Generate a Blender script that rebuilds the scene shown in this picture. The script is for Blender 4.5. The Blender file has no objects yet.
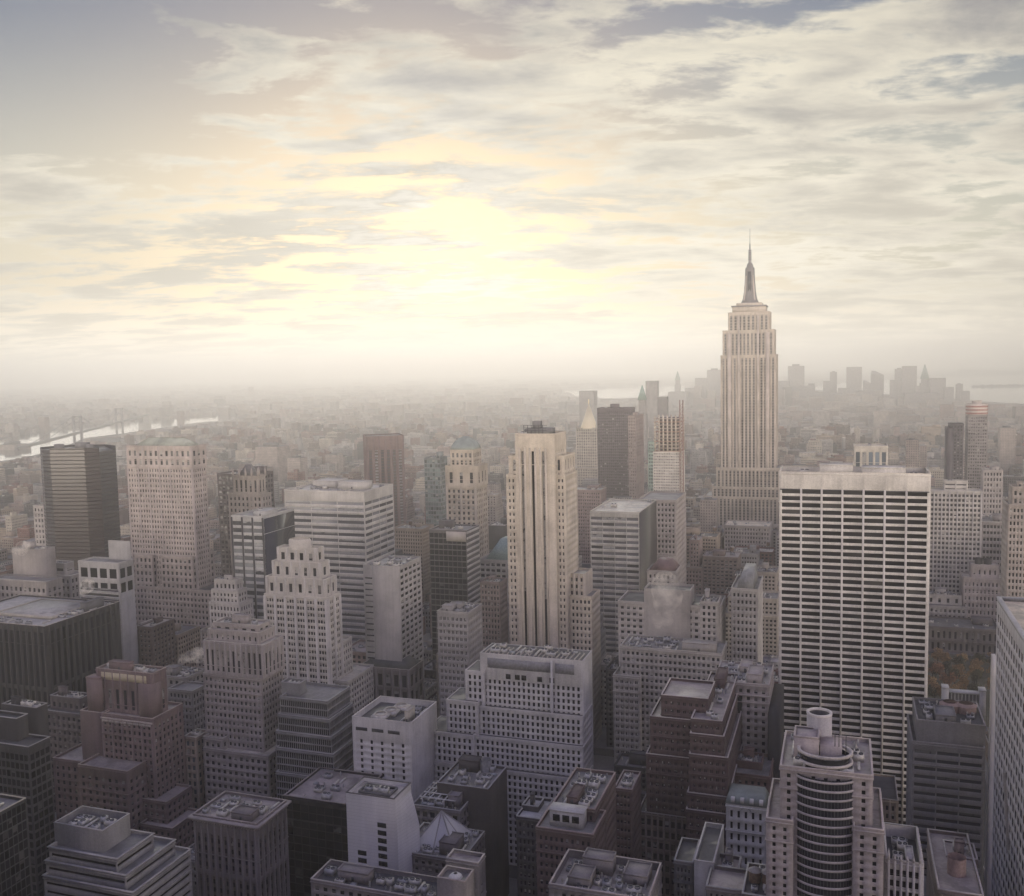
import bpy, math, random
import numpy as np
from mathutils import Matrix, Vector

# ------------------------------------------------------------------ camera, sky, sun, exposure
SC = bpy.context.scene
COL = SC.collection
F_PX, IW, IH, CAM_Z = 960.0, 1024, 896, 255.0
YAW, PITCH, ROLL = math.radians(19.1), math.radians(4.82), math.radians(-1.2)
cam_d = bpy.data.cameras.new('camera')
cam = bpy.data.objects.new('camera', cam_d)
COL.objects.link(cam)
CAM_R = Matrix.Rotation(YAW, 3, 'Z') @ Matrix.Rotation(math.pi / 2 - PITCH, 3, 'X') @ Matrix.Rotation(ROLL, 3, 'Z')
cam.matrix_world = Matrix.Translation((0, 0, CAM_Z)) @ CAM_R.to_4x4()
cam_d.sensor_fit = 'HORIZONTAL'
cam_d.angle = 2 * math.atan(IW / 2 / F_PX)
cam_d.clip_start, cam_d.clip_end = 1.0, 120000.0
SC.camera = cam
RN = np.array(CAM_R)

def ray(px, py):
    return RN @ np.array([(px - IW / 2) / F_PX, -(py - IH / 2) / F_PX, -1.0])
def at_y(px, py, Y):                       # world point at distance Y down the avenues
    d = ray(px, py); t = Y / d[1]
    return d[0] * t, CAM_Z + d[2] * t
def at_z(px, py, z=0.0):                   # world point on the level z
    d = ray(px, py); t = (z - CAM_Z) / d[2]
    return d[0] * t, d[1] * t
def proj(p):
    c = RN.T @ (np.asarray(p, float) - np.array([0, 0, CAM_Z]))
    return IW / 2 + F_PX * c[0] / -c[2], IH / 2 - F_PX * c[1] / -c[2]

SUN_DIR = ray(418, 236); SUN_DIR = SUN_DIR / np.linalg.norm(SUN_DIR)
SUN_EL = math.asin(SUN_DIR[2]); SUN_ROT = math.atan2(SUN_DIR[0], SUN_DIR[1])
SUN_STRENGTH, SUN_ANGLE = 1.2, 55.0
SKY_STRENGTH, HAZE_DENSITY = 0.10, 0.000175
sun_d = bpy.data.lights.new('sun', 'SUN'); sun_d.energy = SUN_STRENGTH; sun_d.angle = math.radians(SUN_ANGLE)
sun_d.color = (1.0, 0.95, 0.87)
sun = bpy.data.objects.new('sun', sun_d); COL.objects.link(sun)
sun.rotation_euler = Vector(SUN_DIR).to_track_quat('Z', 'Y').to_euler()

vs = SC.view_settings
vs.view_transform = 'Standard'; vs.look = 'None'; vs.gamma = 1.0; vs.use_curve_mapping = False
vs.exposure = 0.22
SC.render.engine = 'CYCLES'
SC.cycles.max_bounces = 12; SC.cycles.diffuse_bounces = 2; SC.cycles.glossy_bounces = 2
SC.cycles.transmission_bounces = 2; SC.cycles.volume_bounces = 6; SC.cycles.transparent_max_bounces = 8
SC.cycles.sample_clamp_indirect = 4.0
SC.cycles.use_denoising = True
SC.cycles.volume_step_rate = 4.0

class NT:                                   # small node-tree helper
    def __init__(s, tree): s.t = tree; tree.nodes.clear()
    def n(s, typ, **kw):
        nd = s.t.nodes.new(typ)
        for k, v in kw.items():
            if k == 'ins':
                for a, b in v.items():
                    if isinstance(b, bpy.types.NodeSocket): s.t.links.new(b, nd.inputs[a])
                    else: nd.inputs[a].default_value = b
            else: setattr(nd, k, v)
        return nd
    def m(s, op, a, b=None, c=None, clamp=False):
        nd = s.t.nodes.new('ShaderNodeMath'); nd.operation = op; nd.use_clamp = clamp
        for i, x in enumerate((a, b, c)):
            if x is None: continue
            if isinstance(x, bpy.types.NodeSocket): s.t.links.new(x, nd.inputs[i])
            else: nd.inputs[i].default_value = x
        return nd.outputs[0]
    def v(s, op, a, b=None):
        nd = s.t.nodes.new('ShaderNodeVectorMath'); nd.operation = op
        for i, x in enumerate((a, b)):
            if x is None: continue
            if isinstance(x, bpy.types.NodeSocket): s.t.links.new(x, nd.inputs[i])
            else: nd.inputs[i].default_value = x
        return nd.outputs['Value' if op == 'DOT_PRODUCT' else 'Vector']
    def mix(s, f, a, b, mode='MIX'):
        nd = s.t.nodes.new('ShaderNodeMix'); nd.data_type = 'RGBA'; nd.blend_type = mode; nd.clamp_factor = True
        for i, x in ((0, f), (6, a), (7, b)):
            if isinstance(x, bpy.types.NodeSocket): s.t.links.new(x, nd.inputs[i])
            else: nd.inputs[i].default_value = (x if i == 0 else (*x, 1.0))
        return nd.outputs[2]
    def noise(s, vec, scale, detail=4.0, rough=0.55, dist=0.0):
        nd = s.n('ShaderNodeTexNoise', ins={'Vector': vec, 'Scale': scale, 'Detail': detail, 'Roughness': rough, 'Distortion': dist})
        return nd.outputs['Fac']
    def ramp(s, f, lo, hi):
        nd = s.n('ShaderNodeMapRange', interpolation_type='SMOOTHSTEP', ins={'Value': f, 'From Min': lo, 'From Max': hi})
        return nd.outputs[0]

BACK_LOW, BACK_HIGH = (8.6, 7.5, 6.2), (0.34, 0.335, 0.58)
def build_sky():
    w = bpy.data.worlds.new('World'); SC.world = w; w.use_nodes = True
    t = NT(w.node_tree)
    D = t.n('ShaderNodeTexCoord').outputs['Generated']
    sky = t.n('ShaderNodeTexSky', sky_type='NISHITA', sun_disc=False, sun_elevation=SUN_EL, sun_rotation=SUN_ROT,
              altitude=250, air_density=1.3, dust_density=3.5, ozone_density=1.5).outputs[0]
    sep = t.n('ShaderNodeSeparateXYZ', ins={0: D})
    z = t.m('MAXIMUM', sep.outputs[2], 0.0)
    den = t.m('ADD', z, 0.12)
    # cloud sheet seen in perspective: position on a level layer overhead, turned to the camera's heading
    fx = (math.cos(YAW), math.sin(YAW), 0.0); fy = (-math.sin(YAW), math.cos(YAW), 0.0)
    ax = t.m('DIVIDE', t.v('DOT_PRODUCT', D, fx), den)
    ay = t.m('DIVIDE', t.v('DOT_PRODUCT', D, fy), den)
    P = t.n('ShaderNodeCombineXYZ', ins={0: ax, 1: ay, 2: 0.0}).outputs[0]
    Pw = t.v('MULTIPLY', P, (1.0, 1.5, 1.0))
    big = t.noise(t.v('ADD', Pw, (3.1, 7.7, 0)), 0.42, 3.0, 0.5, 0.4)
    mid = t.noise(t.v('ADD', Pw, (11.3, 2.4, 0)), 2.1, 9.0, 0.58, 0.25)
    fin = t.noise(t.v('ADD', Pw, (5.3, 9.4, 0)), 6.5, 7.0, 0.6, 0.3)
    # how much of the sky is clouded: an open gap to the left, a closed sheet to the right
    dfx = t.v('DOT_PRODUCT', D, fx)
    gap = t.m('MULTIPLY', t.ramp(z, 0.15, 0.27), t.m('SUBTRACT', 1.0, t.ramp(t.m('ADD', dfx, t.m('MULTIPLY', t.m('SUBTRACT', mid, 0.5), 0.55)), -0.34, -0.17)))
    side = t.m('SUBTRACT', 1.0, gap)
    cov = t.m('ADD', t.m('MULTIPLY', mid, 0.72), t.m('MULTIPLY', fin, 0.28))
    thr = t.m('SUBTRACT', 0.62, t.m('MULTIPLY', side, 0.135))
    thr = t.m('SUBTRACT', thr, t.m('MULTIPLY', t.ramp(dfx, -0.05, 0.35), 0.045))
    cl = t.ramp(t.m('SUBTRACT', cov, thr), -0.05, 0.065)
    thick = t.ramp(t.m('ADD', t.m('MULTIPLY', mid, 0.55), t.m('MULTIPLY', big, 0.5)), 0.44, 0.64)
    cs = t.v('DOT_PRODUCT', D, tuple(SUN_DIR))
    glow = t.m('POWER', t.m('MAXIMUM', cs, 0.0), 38.0)
    core = t.m('POWER', t.m('MAXIMUM', cs, 0.0), 130.0)
    base = t.mix(1.0, sky, (SKY_STRENGTH,) * 3, 'MULTIPLY')
    zen = t.ramp(z, 0.10, 0.37)
    veil = t.mix(zen, (0.47, 0.475, 0.415), (0.05, 0.10, 0.205))      # thin high veil under the blue
    skyc = t.mix(0.85, base, veil)
    low = t.ramp(z, -0.02, 0.10)                                       # pale luminous band along the horizon
    skyc = t.mix(low, (1.2, 1.10, 0.91), skyc)
    lit = t.mix(zen, (0.80, 0.745, 0.62), (0.66, 0.61, 0.495))
    dark = t.mix(zen, (0.50, 0.465, 0.39), (0.21, 0.21, 0.235))
    cloudc = t.mix(thick, lit, dark)
    c = t.mix(t.m('MULTIPLY', cl, t.m('ADD', 0.35, t.m('MULTIPLY', low, 0.65))), skyc, cloudc)
    # the sky behind the camera: brighter high overcast with a cool lilac cast
    hs = Vector((SUN_DIR[0], SUN_DIR[1], 0)).normalized()
    back = t.ramp(t.v('DOT_PRODUCT', D, (-hs.x, -hs.y, 0.55)), -0.1, 0.6)
    bsky = t.mix(t.ramp(z, 0.06, 0.36), BACK_LOW, BACK_HIGH)
    c = t.mix(back, c, t.mix(mid, bsky, t.mix(1.0, bsky, (0.75, 0.75, 0.75), 'MULTIPLY')))
    gl = t.mix(1.0, (1.0, 0.88, 0.66), t.n('ShaderNodeCombineColor', ins={0: glow, 1: glow, 2: glow}).outputs[0], 'MULTIPLY')
    c = t.mix(0.015, c, gl, 'ADD')
    tex = t.m('MULTIPLY', t.m('MULTIPLY', core, t.m('ADD', 0.15, t.m('MULTIPLY', cl, 0.85))), t.ramp(t.m('ADD', t.m('MULTIPLY', fin, .35), t.m('MULTIPLY', mid, .65)), 0.47, 0.60))
    cc = t.mix(1.0, (1.0, 0.965, 0.90), t.n('ShaderNodeCombineColor', ins={0: tex, 1: tex, 2: tex}).outputs[0], 'MULTIPLY')
    c = t.mix(0.28, c, cc, 'ADD')
    bg = t.n('ShaderNodeBackground', ins={'Color': c, 'Strength': 1.0})
    out = t.n('ShaderNodeOutputWorld', ins={'Surface': bg.outputs[0]})
    w.cycles.sampling_method = 'MANUAL'; w.cycles.sample_map_resolution = 1024
build_sky()

# ------------------------------------------------------------------ materials
MATS = {}
def new_mat(name):
    m = bpy.data.materials.new(name); m.use_nodes = True
    t = NT(m.node_tree)
    return m, t
def finish(t, bsdf): t.n('ShaderNodeOutputMaterial', ins={'Surface': bsdf})
def obj_vec(t):
    oi = t.n('ShaderNodeObjectInfo')
    tc = t.n('ShaderNodeTexCoord').outputs['Object']
    return t.v('ADD', tc, t.n('ShaderNodeCombineXYZ', ins={0: t.m('MULTIPLY', oi.outputs['Random'], 731.0), 1: t.m('MULTIPLY', oi.outputs['Random'], 377.0), 2: 0.0}).outputs[0])

def wall_mat(col, rough=0.85, stain=0.32, course=0.0):
    """masonry or concrete: blotches, rain streaks and fine grain"""
    key = ('wall', col, rough, stain, course)
    if key in MATS: return MATS[key]
    m, t = new_mat('masonry')
    v = obj_vec(t)
    a = t.noise(v, 0.06, 5.0, 0.6)
    st = t.noise(t.v('MULTIPLY', v, (1.1, 1.1, 0.05)), 0.55, 5.0, 0.6)
    g = t.noise(v, 1.7, 3.0, 0.6)
    f = t.m('ADD', t.m('MULTIPLY', a, 0.5), t.m('ADD', t.m('MULTIPLY', st, 0.22), t.m('MULTIPLY', g, 0.28)))
    k = t.ramp(f, 0.33, 0.66)
    dk = tuple(c * (1 - stain) * 0.95 for c in col); lt = tuple(min(0.85, c * (1 + stain * 0.35)) for c in col)
    c = t.mix(k, dk, lt)
    if course:
        z = t.n('ShaderNodeSeparateXYZ', ins={0: t.n('ShaderNodeTexCoord').outputs['Object']}).outputs[2]
        s = t.m('GREATER_THAN', t.m('FRACT', t.m('DIVIDE', z, course)), 0.93)
        c = t.mix(t.m('MULTIPLY', s, 0.5), c, tuple(x * 0.45 for x in col))
    b = t.n('ShaderNodeBsdfPrincipled', ins={'Base Color': c, 'Roughness': rough})
    finish(t, b.outputs[0]); MATS[key] = m; return m

def glass_mat(col=(0.018, 0.018, 0.022), rough=0.10, blind=0.42, bcol=(0.42, 0.40, 0.37), band=0.0, bandcol=None, spec=0.3):
    """window glass; each pane differs: its own tilt, its own tint, a blind let down more or less far"""
    key = ('glass', col, rough, blind, bcol, band, bandcol, spec)
    if key in MATS: return MATS[key]
    m, t = new_mat('window_glass')
    oi = t.n('ShaderNodeObjectInfo').outputs['Random']
    geo = t.n('ShaderNodeNewGeometry'); isl = geo.outputs['Random Per Island']
    r = t.m('FRACT', t.m('ADD', t.m('MULTIPLY', oi, 7.31), t.m('MULTIPLY', isl, 3.77)))
    r2 = t.m('FRACT', t.m('MULTIPLY', r, 17.3)); r3 = t.m('FRACT', t.m('MULTIPLY', r, 91.7)); r4 = t.m('FRACT', t.m('MULTIPLY', r, 53.9))
    tc = t.n('ShaderNodeTexCoord')
    c = t.mix(r2, tuple(x * 0.45 for x in col), tuple(x * 1.9 for x in col))
    uv = t.n('ShaderNodeSeparateXYZ', ins={0: t.n('ShaderNodeUVMap', uv_map='pane').outputs[0]})
    fb = t.m('GREATER_THAN', r, 1.0 - blind)
    nz = t.noise(t.v('ADD', tc.outputs['Object'], t.n('ShaderNodeCombineXYZ', ins={0: t.m('MULTIPLY', oi, 97.0), 1: 0.0, 2: 0.0}).outputs[0]), 0.30, 2.0, 0.7)
    low = t.m('GREATER_THAN', uv.outputs[1], t.m('MULTIPLY', r3, 0.85))
    fb2 = t.m('MULTIPLY', t.m('MULTIPLY', fb, low), t.ramp(nz, 0.30, 0.50))
    c = t.mix(t.m('MULTIPLY', fb2, t.m('ADD', 0.25, t.m('MULTIPLY', r4, 0.65))), c, bcol)
    if band:
        z = t.n('ShaderNodeSeparateXYZ', ins={0: geo.outputs['Position']}).outputs[2]
        s = t.m('GREATER_THAN', t.m('FRACT', t.m('DIVIDE', z, band)), 0.55)
        c = t.mix(s, c, bandcol)
    tilt = t.n('ShaderNodeCombineXYZ', ins={0: t.m('SUBTRACT', r3, .5), 1: t.m('SUBTRACT', r4, .5), 2: t.m('SUBTRACT', r2, .4)}).outputs[0]
    nn = t.v('NORMALIZE', t.v('ADD', geo.outputs['Normal'], t.v('MULTIPLY', tilt, (.10, .10, .16))))
    b = t.n('ShaderNodeBsdfPrincipled', ins={'Base Color': c, 'Roughness': rough, 'Specular IOR Level': spec, 'Normal': nn})
    finish(t, b.outputs[0]); MATS[key] = m; return m

def roof_mat(col=(0.16, 0.155, 0.15)):
    key = ('roof', col)
    if key in MATS: return MATS[key]
    m, t = new_mat('roofing')
    v = obj_vec(t)
    a = t.noise(v, 0.11, 5.0, 0.65, 0.6); g = t.noise(v, 0.9, 4.0, 0.6)
    k = t.ramp(t.m('ADD', t.m('MULTIPLY', a, 0.7), t.m('MULTIPLY', g, 0.3)), 0.36, 0.62)
    vo = t.n('ShaderNodeTexVoronoi', distance='CHEBYCHEV', ins={'Vector': v, 'Scale': 0.16, 'Randomness': 0.9}).outputs['Color']
    pt = t.n('ShaderNodeSeparateColor', ins={0: vo}).outputs[0]
    k = t.m('ADD', t.m('MULTIPLY', k, 0.55), t.m('MULTIPLY', pt, 0.5))
    c = t.mix(k, tuple(x * 0.5 for x in col), tuple(min(0.8, x * 1.35) for x in col))
    b = t.n('ShaderNodeBsdfPrincipled', ins={'Base Color': c, 'Roughness': t.m('ADD', 0.42, t.m('MULTIPLY', pt, 0.4))})
    finish(t, b.outputs[0]); MATS[key] = m; return m

def plain_mat(name, col, rough=0.6, metal=0.0, var=0.25, scale=0.8):
    key = (name, col, rough, metal)
    if key in MATS: return MATS[key]
    m, t = new_mat(name)
    v = obj_vec(t)
    k = t.ramp(t.noise(v, scale, 4.0, 0.6), 0.3, 0.7)
    c = t.mix(k, tuple(x * (1 - var) for x in col), tuple(min(0.9, x * (1 + var * 0.5)) for x in col))
    b = t.n('ShaderNodeBsdfPrincipled', ins={'Base Color': c, 'Roughness': rough, 'Metallic': metal})
    finish(t, b.outputs[0]); MATS[key] = m; return m

def far_wall_mat():
    """far blocks: one colour per building (attribute), window grid from the uv map in metres"""
    if 'far' in MATS: return MATS['far']
    m, t = new_mat('far_masonry')
    ca = t.n('ShaderNodeVertexColor', layer_name='tone').outputs[0]
    uv = t.n('ShaderNodeUVMap', uv_map='metres').outputs[0]
    s = t.n('ShaderNodeSeparateXYZ', ins={0: uv})
    fu = t.m('FRACT', t.m('DIVIDE', s.outputs[0], 3.1)); fv = t.m('FRACT', t.m('DIVIDE', s.outputs[1], 3.5))
    w = t.m('MULTIPLY', t.m('MULTIPLY', t.m('GREATER_THAN', fu, 0.3), t.m('LESS_THAN', fu, 0.72)),
            t.m('MULTIPLY', t.m('GREATER_THAN', fv, 0.28), t.m('LESS_THAN', fv, 0.76)))
    up = t.n('ShaderNodeSeparateXYZ', ins={0: t.n('ShaderNodeNewGeometry').outputs['Normal']}).outputs[2]
    w = t.m('MULTIPLY', w, t.m('LESS_THAN', up, 0.5))
    pos = t.n('ShaderNodeNewGeometry').outputs['Position']
    k = t.ramp(t.noise(pos, 0.09, 4.0, 0.6), 0.3, 0.7)
    c = t.mix(1.0, ca, t.mix(k, (0.7, 0.7, 0.7), (1.15, 1.15, 1.15)), 'MULTIPLY')
    c = t.mix(t.m('MULTIPLY', w, 0.85), c, (0.035, 0.035, 0.042))
    r = t.m('SUBTRACT', 0.88, t.m('MULTIPLY', w, 0.6))
    b = t.n('ShaderNodeBsdfPrincipled', ins={'Base Color': c, 'Roughness': r})
    finish(t, b.outputs[0]); MATS['far'] = m; return m

# ------------------------------------------------------------------ mesh building
class MB:
    def __init__(s): s.q = []; s.t = []
    def quads(s, a):
        a = np.asarray(a, float).reshape(-1, 4, 3)
        if len(a): s.q.append(a)
        return s
    def tris(s, a):
        a = np.asarray(a, float).reshape(-1, 3, 3)
        if len(a): s.t.append(a)
        return s
    def box(s, x0, x1, y0, y1, z0, z1, bottom=True):
        p = lambda i, j, k: ((x0, x1)[i], (y0, y1)[j], (z0, z1)[k])
        f = [[p(0,0,0), p(1,0,0), p(1,0,1), p(0,0,1)], [p(1,0,0), p(1,1,0), p(1,1,1), p(1,0,1)],
             [p(1,1,0), p(0,1,0), p(0,1,1), p(1,1,1)], [p(0,1,0), p(0,0,0), p(0,0,1), p(0,1,1)],
             [p(0,0,1), p(1,0,1), p(1,1,1), p(0,1,1)]]
        if bottom: f.append([p(0,1,0), p(1,1,0), p(1,0,0), p(0,0,0)])
        return s.quads(f)
    def ring(s, x0, x1, y0, y1, z0, z1, w):
        s.box(x0, x1, y0, y0 + w, z0, z1); s.box(x0, x1, y1 - w, y1, z0, z1)
        s.box(x0, x0 + w, y0 + w, y1 - w, z0, z1); s.box(x1 - w, x1, y0 + w, y1 - w, z0, z1); return s
    def lathe(s, cx, cy, prof, n=16, a0=0.0, a1=2 * math.pi, sx=1.0, sy=1.0):
        an = np.linspace(a0, a1, n + 1)
        for (r0, z0), (r1, z1) in zip(prof[:-1], prof[1:]):
            for i in range(n):
                c0, s0, c1, s1 = math.cos(an[i]), math.sin(an[i]), math.cos(an[i+1]), math.sin(an[i+1])
                s.quads([[(cx + r0*c0*sx, cy + r0*s0*sy, z0), (cx + r0*c1*sx, cy + r0*s1*sy, z0), (cx + r1*c1*sx, cy + r1*s1*sy, z1), (cx + r1*c0*sx, cy + r1*s0*sy, z1)]])
        return s
    def cyl(s, cx, cy, r, z0, z1, n=14): return s.lathe(cx, cy, [(0.0, z0), (r, z0), (r, z1), (0.0, z1)], n)
    def beam(s, p, q, w):
        p, q = Vector(p), Vector(q); d = (q - p).normalized()
        a = d.cross(Vector((0, 0, 1))); a = a.normalized() if a.length > 1e-3 else Vector((1, 0, 0)); b = d.cross(a)
        c = [(a * i + b * j) * (w / 2) for i, j in ((-1,-1),(1,-1),(1,1),(-1,1))]
        for i in range(4):
            j = (i + 1) % 4; s.quads([[p + c[i], p + c[j], q + c[j], q + c[i]]])
        return s.quads([[p + x for x in c], [q + x for x in c]])
    def frustum(s, x0, x1, y0, y1, z0, X0, X1, Y0, Y1, z1):
        a = [(x0,y0,z0),(x1,y0,z0),(x1,y1,z0),(x0,y1,z0)]; b = [(X0,Y0,z1),(X1,Y0,z1),(X1,Y1,z1),(X0,Y1,z1)]
        for i in range(4):
            j = (i + 1) % 4; s.quads([[a[i], a[j], b[j], b[i]]])
        return s.quads([b, a[::-1]])
    def empty(s): return not (s.q or s.t)
    def build(s, name, mat, parent=None, kind=None, off=None, merge=True, smooth=False):
        q = np.concatenate(s.q) if s.q else np.zeros((0, 4, 3)); t = np.concatenate(s.t) if s.t else np.zeros((0, 3, 3))
        vv = np.concatenate([q.reshape(-1, 3), t.reshape(-1, 3)])
        if off is not None: vv = vv - np.asarray(off, float)
        if merge:
            key = np.round(vv * 200).astype(np.int64)
            _, first, inv = np.unique(key, axis=0, return_index=True, return_inverse=True)
            verts, idx = vv[first], inv.reshape(-1)
        else: verts, idx = vv, np.arange(len(vv))
        me = bpy.data.meshes.new(name)
        nq, nt = len(q), len(t)
        me.vertices.add(len(verts)); me.vertices.foreach_set('co', verts.astype(np.float32).ravel())
        me.loops.add(len(idx)); me.loops.foreach_set('vertex_index', idx.astype(np.int32))
        st = np.concatenate([np.arange(nq) * 4, nq * 4 + np.arange(nt) * 3]).astype(np.int32)
        me.polygons.add(nq + nt); me.polygons.foreach_set('loop_start', st)
        if smooth: me.polygons.foreach_set('use_smooth', np.ones(nq + nt, bool))
        me.update(calc_edges=True); me.validate()
        if nt == 0 and 'window' in name and len(me.polygons) == nq:
            me.uv_layers.new(name='pane').data.foreach_set('uv', np.tile(np.array([0, 0, 1, 0, 1, 1, 0, 1], np.float32), nq))
        me.materials.append(mat)
        o = bpy.data.objects.new(name, me); COL.objects.link(o)
        if parent is not None: o.parent = parent
        if kind: o['kind'] = kind
        return o

def thing(name, label, cat, loc, group=None, rotz=0.0):
    o = bpy.data.objects.new(name, None); COL.objects.link(o)
    o.location = loc; o.rotation_euler = (0, 0, rotz); o['label'] = label; o['category'] = cat
    if group: o['group'] = group
    return o
def tag(o, label=None, cat=None, group=None, kind=None):
    for k, v in (('label', label), ('category', cat), ('group', group), ('kind', kind)):
        if v: o[k] = v
    return o

FACES = {'N': ((1, 0), (0, -1)), 'S': ((-1, 0), (0, 1)), 'E': ((0, -1), (-1, 0)), 'W': ((0, 1), (1, 0))}
def facade(wall, wins, O, face, w, z0, z1, st):
    """one wall with real openings: wall grid, reveals; window panes are gathered in wins"""
    u = np.array([*FACES[face][0], 0.0]); n = np.array([*FACES[face][1], 0.0]); O = np.array([O[0], O[1], 0.0])
    P = lambda x, z, d=0.0: O + u * np.asarray(x)[..., None] - n * d + np.array([0, 0, 1.0]) * np.asarray(z)[..., None]
    m, top, bot = st.get('m', 0.8), st.get('top', 1.6), st.get('bot', 0.4)
    bw = st['bw']; fh = st['fh']; H = z1 - z0 - top - bot; L = w - m - st.get('mr', m); fh = min(fh, max(H, .1))
    if 'rows' in st: H = st['rows'] * fh; bot = z1 - z0 - top - H
    if st.get('kind') == 'blank' or L < bw * 0.6 or H < fh * 0.55:
        wall.quads([[P(0., z0), P(w, z0), P(w, z1), P(0., z1)]]); return
    nx = max(1, int(round(L / bw))); nz = max(1, int(round(H / fh))); bw = L / nx; fh = H / nz
    ww, wh, rec = st.get('ww', .5) * bw, st.get('wh', .55) * fh, st.get('rec', .35)
    grp = st.get('grp', 1)                   # windows stand in pairs or threes
    xl = []
    for i in range(nx):
        if grp == 1: xl.append((m + i * bw + (bw - ww) / 2, ww))
        else:
            g = ww / grp * 0.78; gap = ww / grp
            for k in range(grp): xl.append((m + i * bw + (bw - ww) / 2 + k * gap + (gap - g) / 2, g))
    xa = np.array([a for a, _ in xl]); xb = xa + np.array([b for _, b in xl])
    za = z0 + bot + np.arange(nz) * fh + (fh - wh) * st.get('sill', 0.5); zb = za + wh
    xs = np.concatenate([[0.0], np.stack([xa, xb], 1).ravel(), [w]]); zs = np.concatenate([[z0], np.stack([za, zb], 1).ravel(), [z1]])
    ii, jj = np.meshgrid(np.arange(len(xs) - 1), np.arange(len(zs) - 1), indexing='ij')
    solid = ~((ii % 2 == 1) & (jj % 2 == 1)); i, j = ii[solid], jj[solid]
    wall.quads(np.stack([P(xs[i], zs[j]), P(xs[i+1], zs[j]), P(xs[i+1], zs[j+1]), P(xs[i], zs[j+1])], 1))
    I, J = np.meshgrid(np.arange(len(xa)), np.arange(nz), indexing='ij'); I, J = I.ravel(), J.ravel()
    a, b, c, d = xa[I], xb[I], za[J], zb[J]
    for p, q, r, s_ in ((a, c, b, c), (b, c, b, d), (b, d, a, d), (a, d, a, c)):
        wall.quads(np.stack([P(p, q), P(r, s_), P(r, s_, rec), P(p, q, rec)], 1))
    wins.append((np.stack([P(a, c, rec), P(b, c, rec), P(b, d, rec), P(a, d, rec)], 1), face))
    if st.get('pil'):                        # projecting piers
        pw, k = st.get('pw', 0.5), st['pil']
        ex = np.array([m + q * bw for q in range(0, nx + 1, k)])
        for e in ex:
            lo, hi = max(0.05, e - pw / 2), min(w - 0.05, e + pw / 2); dp = -st.get('pd', 0.35)
            zt = z1 - st.get('ptop', 0.02)
            wall.quads([[P(lo, z0, dp), P(hi, z0, dp), P(hi, zt, dp), P(lo, zt, dp)], [P(lo, z0), P(lo, z0, dp), P(lo, zt, dp), P(lo, zt)],
                        [P(hi, z0, dp), P(hi, z0), P(hi, zt), P(hi, zt, dp)], [P(lo, zt, dp), P(hi, zt, dp), P(hi, zt), P(lo, zt)]])

def box_tier(wall, roof, coping, wins, R, st, up=False, plain='S'):
    """one block of a building: walls with openings, sunk roof, coping"""
    x0, x1, y0, y1, z0, z1 = R; par = st.get('par', 1.1); cw = 0.5
    for f, O, w in (('N', (x0, y0), x1 - x0), ('S', (x1, y1), x1 - x0), ('E', (x0, y1), y1 - y0), ('W', (x1, y0), y1 - y0)):
        s = st if f not in plain else dict(st, kind='blank')
        if f in 'WE' and 'side' in st: s = dict(st, **st['side'])
        facade(wall, wins, O, f, w, z0, z1, s)
    if st.get('kind') != 'blank' and st.get('belts', True) and z1 - z0 > 14:
        fh = min(st['fh'], 5.0); e = st.get('belt', .28)
        for zb in ([z1 - .75, z1 - st.get('top', 1.6) - fh * 2 + .02] + [z1 - st.get('top', 1.6) - fh * k for k in st.get('bands', ())]):
            if zb - .5 > z0: wall.ring(x0 - e, x1 + e, y0 - e, y1 + e, zb - .42, zb, e + .04)
    x0, x1, y0, y1 = x0 + .02, x1 - .02, y0 + .02, y1 - .02
    roof.quads([[(x0, y0, z1 - par), (x1, y0, z1 - par), (x1, y1, z1 - par), (x0, y1, z1 - par)]])
    wall.quads([[(x0+cw-.05, y0+cw-.05, z1-par), (x1-cw+.05, y0+cw-.05, z1-par), (x1-cw+.05, y0+cw-.05, z1), (x0+cw-.05, y0+cw-.05, z1)],
                [(x0+cw-.05, y1-cw+.05, z1-par), (x1-cw+.05, y1-cw+.05, z1-par), (x1-cw+.05, y1-cw+.05, z1), (x0+cw-.05, y1-cw+.05, z1)],
                [(x0+cw-.05, y0+cw-.05, z1-par), (x0+cw-.05, y1-cw+.05, z1-par), (x0+cw-.05, y1-cw+.05, z1), (x0+cw-.05, y0+cw-.05, z1)],
                [(x1-cw+.05, y0+cw-.05, z1-par), (x1-cw+.05, y1-cw+.05, z1-par), (x1-cw+.05, y1-cw+.05, z1), (x1-cw+.05, y0+cw-.05, z1)]])
    o = st.get('cop', 0.12)
    coping.ring(x0 - o, x1 + o, y0 - o, y1 + o, z1 + .003, z1 + st.get('coph', 0.3), cw + o)

FAN = plain_mat('fan_metal', (0.10, 0.10, 0.11), 0.5, 0.3)
UNITM = [plain_mat('unit_metal', c, 0.55, 0.2) for c in ((0.45, 0.44, 0.43), (0.32, 0.32, 0.33), (0.55, 0.52, 0.47))]
WOOD = plain_mat('tank_wood', (0.16, 0.105, 0.07), 0.85, 0.0, 0.4)
TROOF = plain_mat('tank_cap', (0.30, 0.28, 0.27), 0.7)
GLAZ = plain_mat('wired_glass', (.30, .32, .32), .25)
STEELM = plain_mat('dark_steel', (0.06, 0.06, 0.065), 0.5, 0.4)

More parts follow.
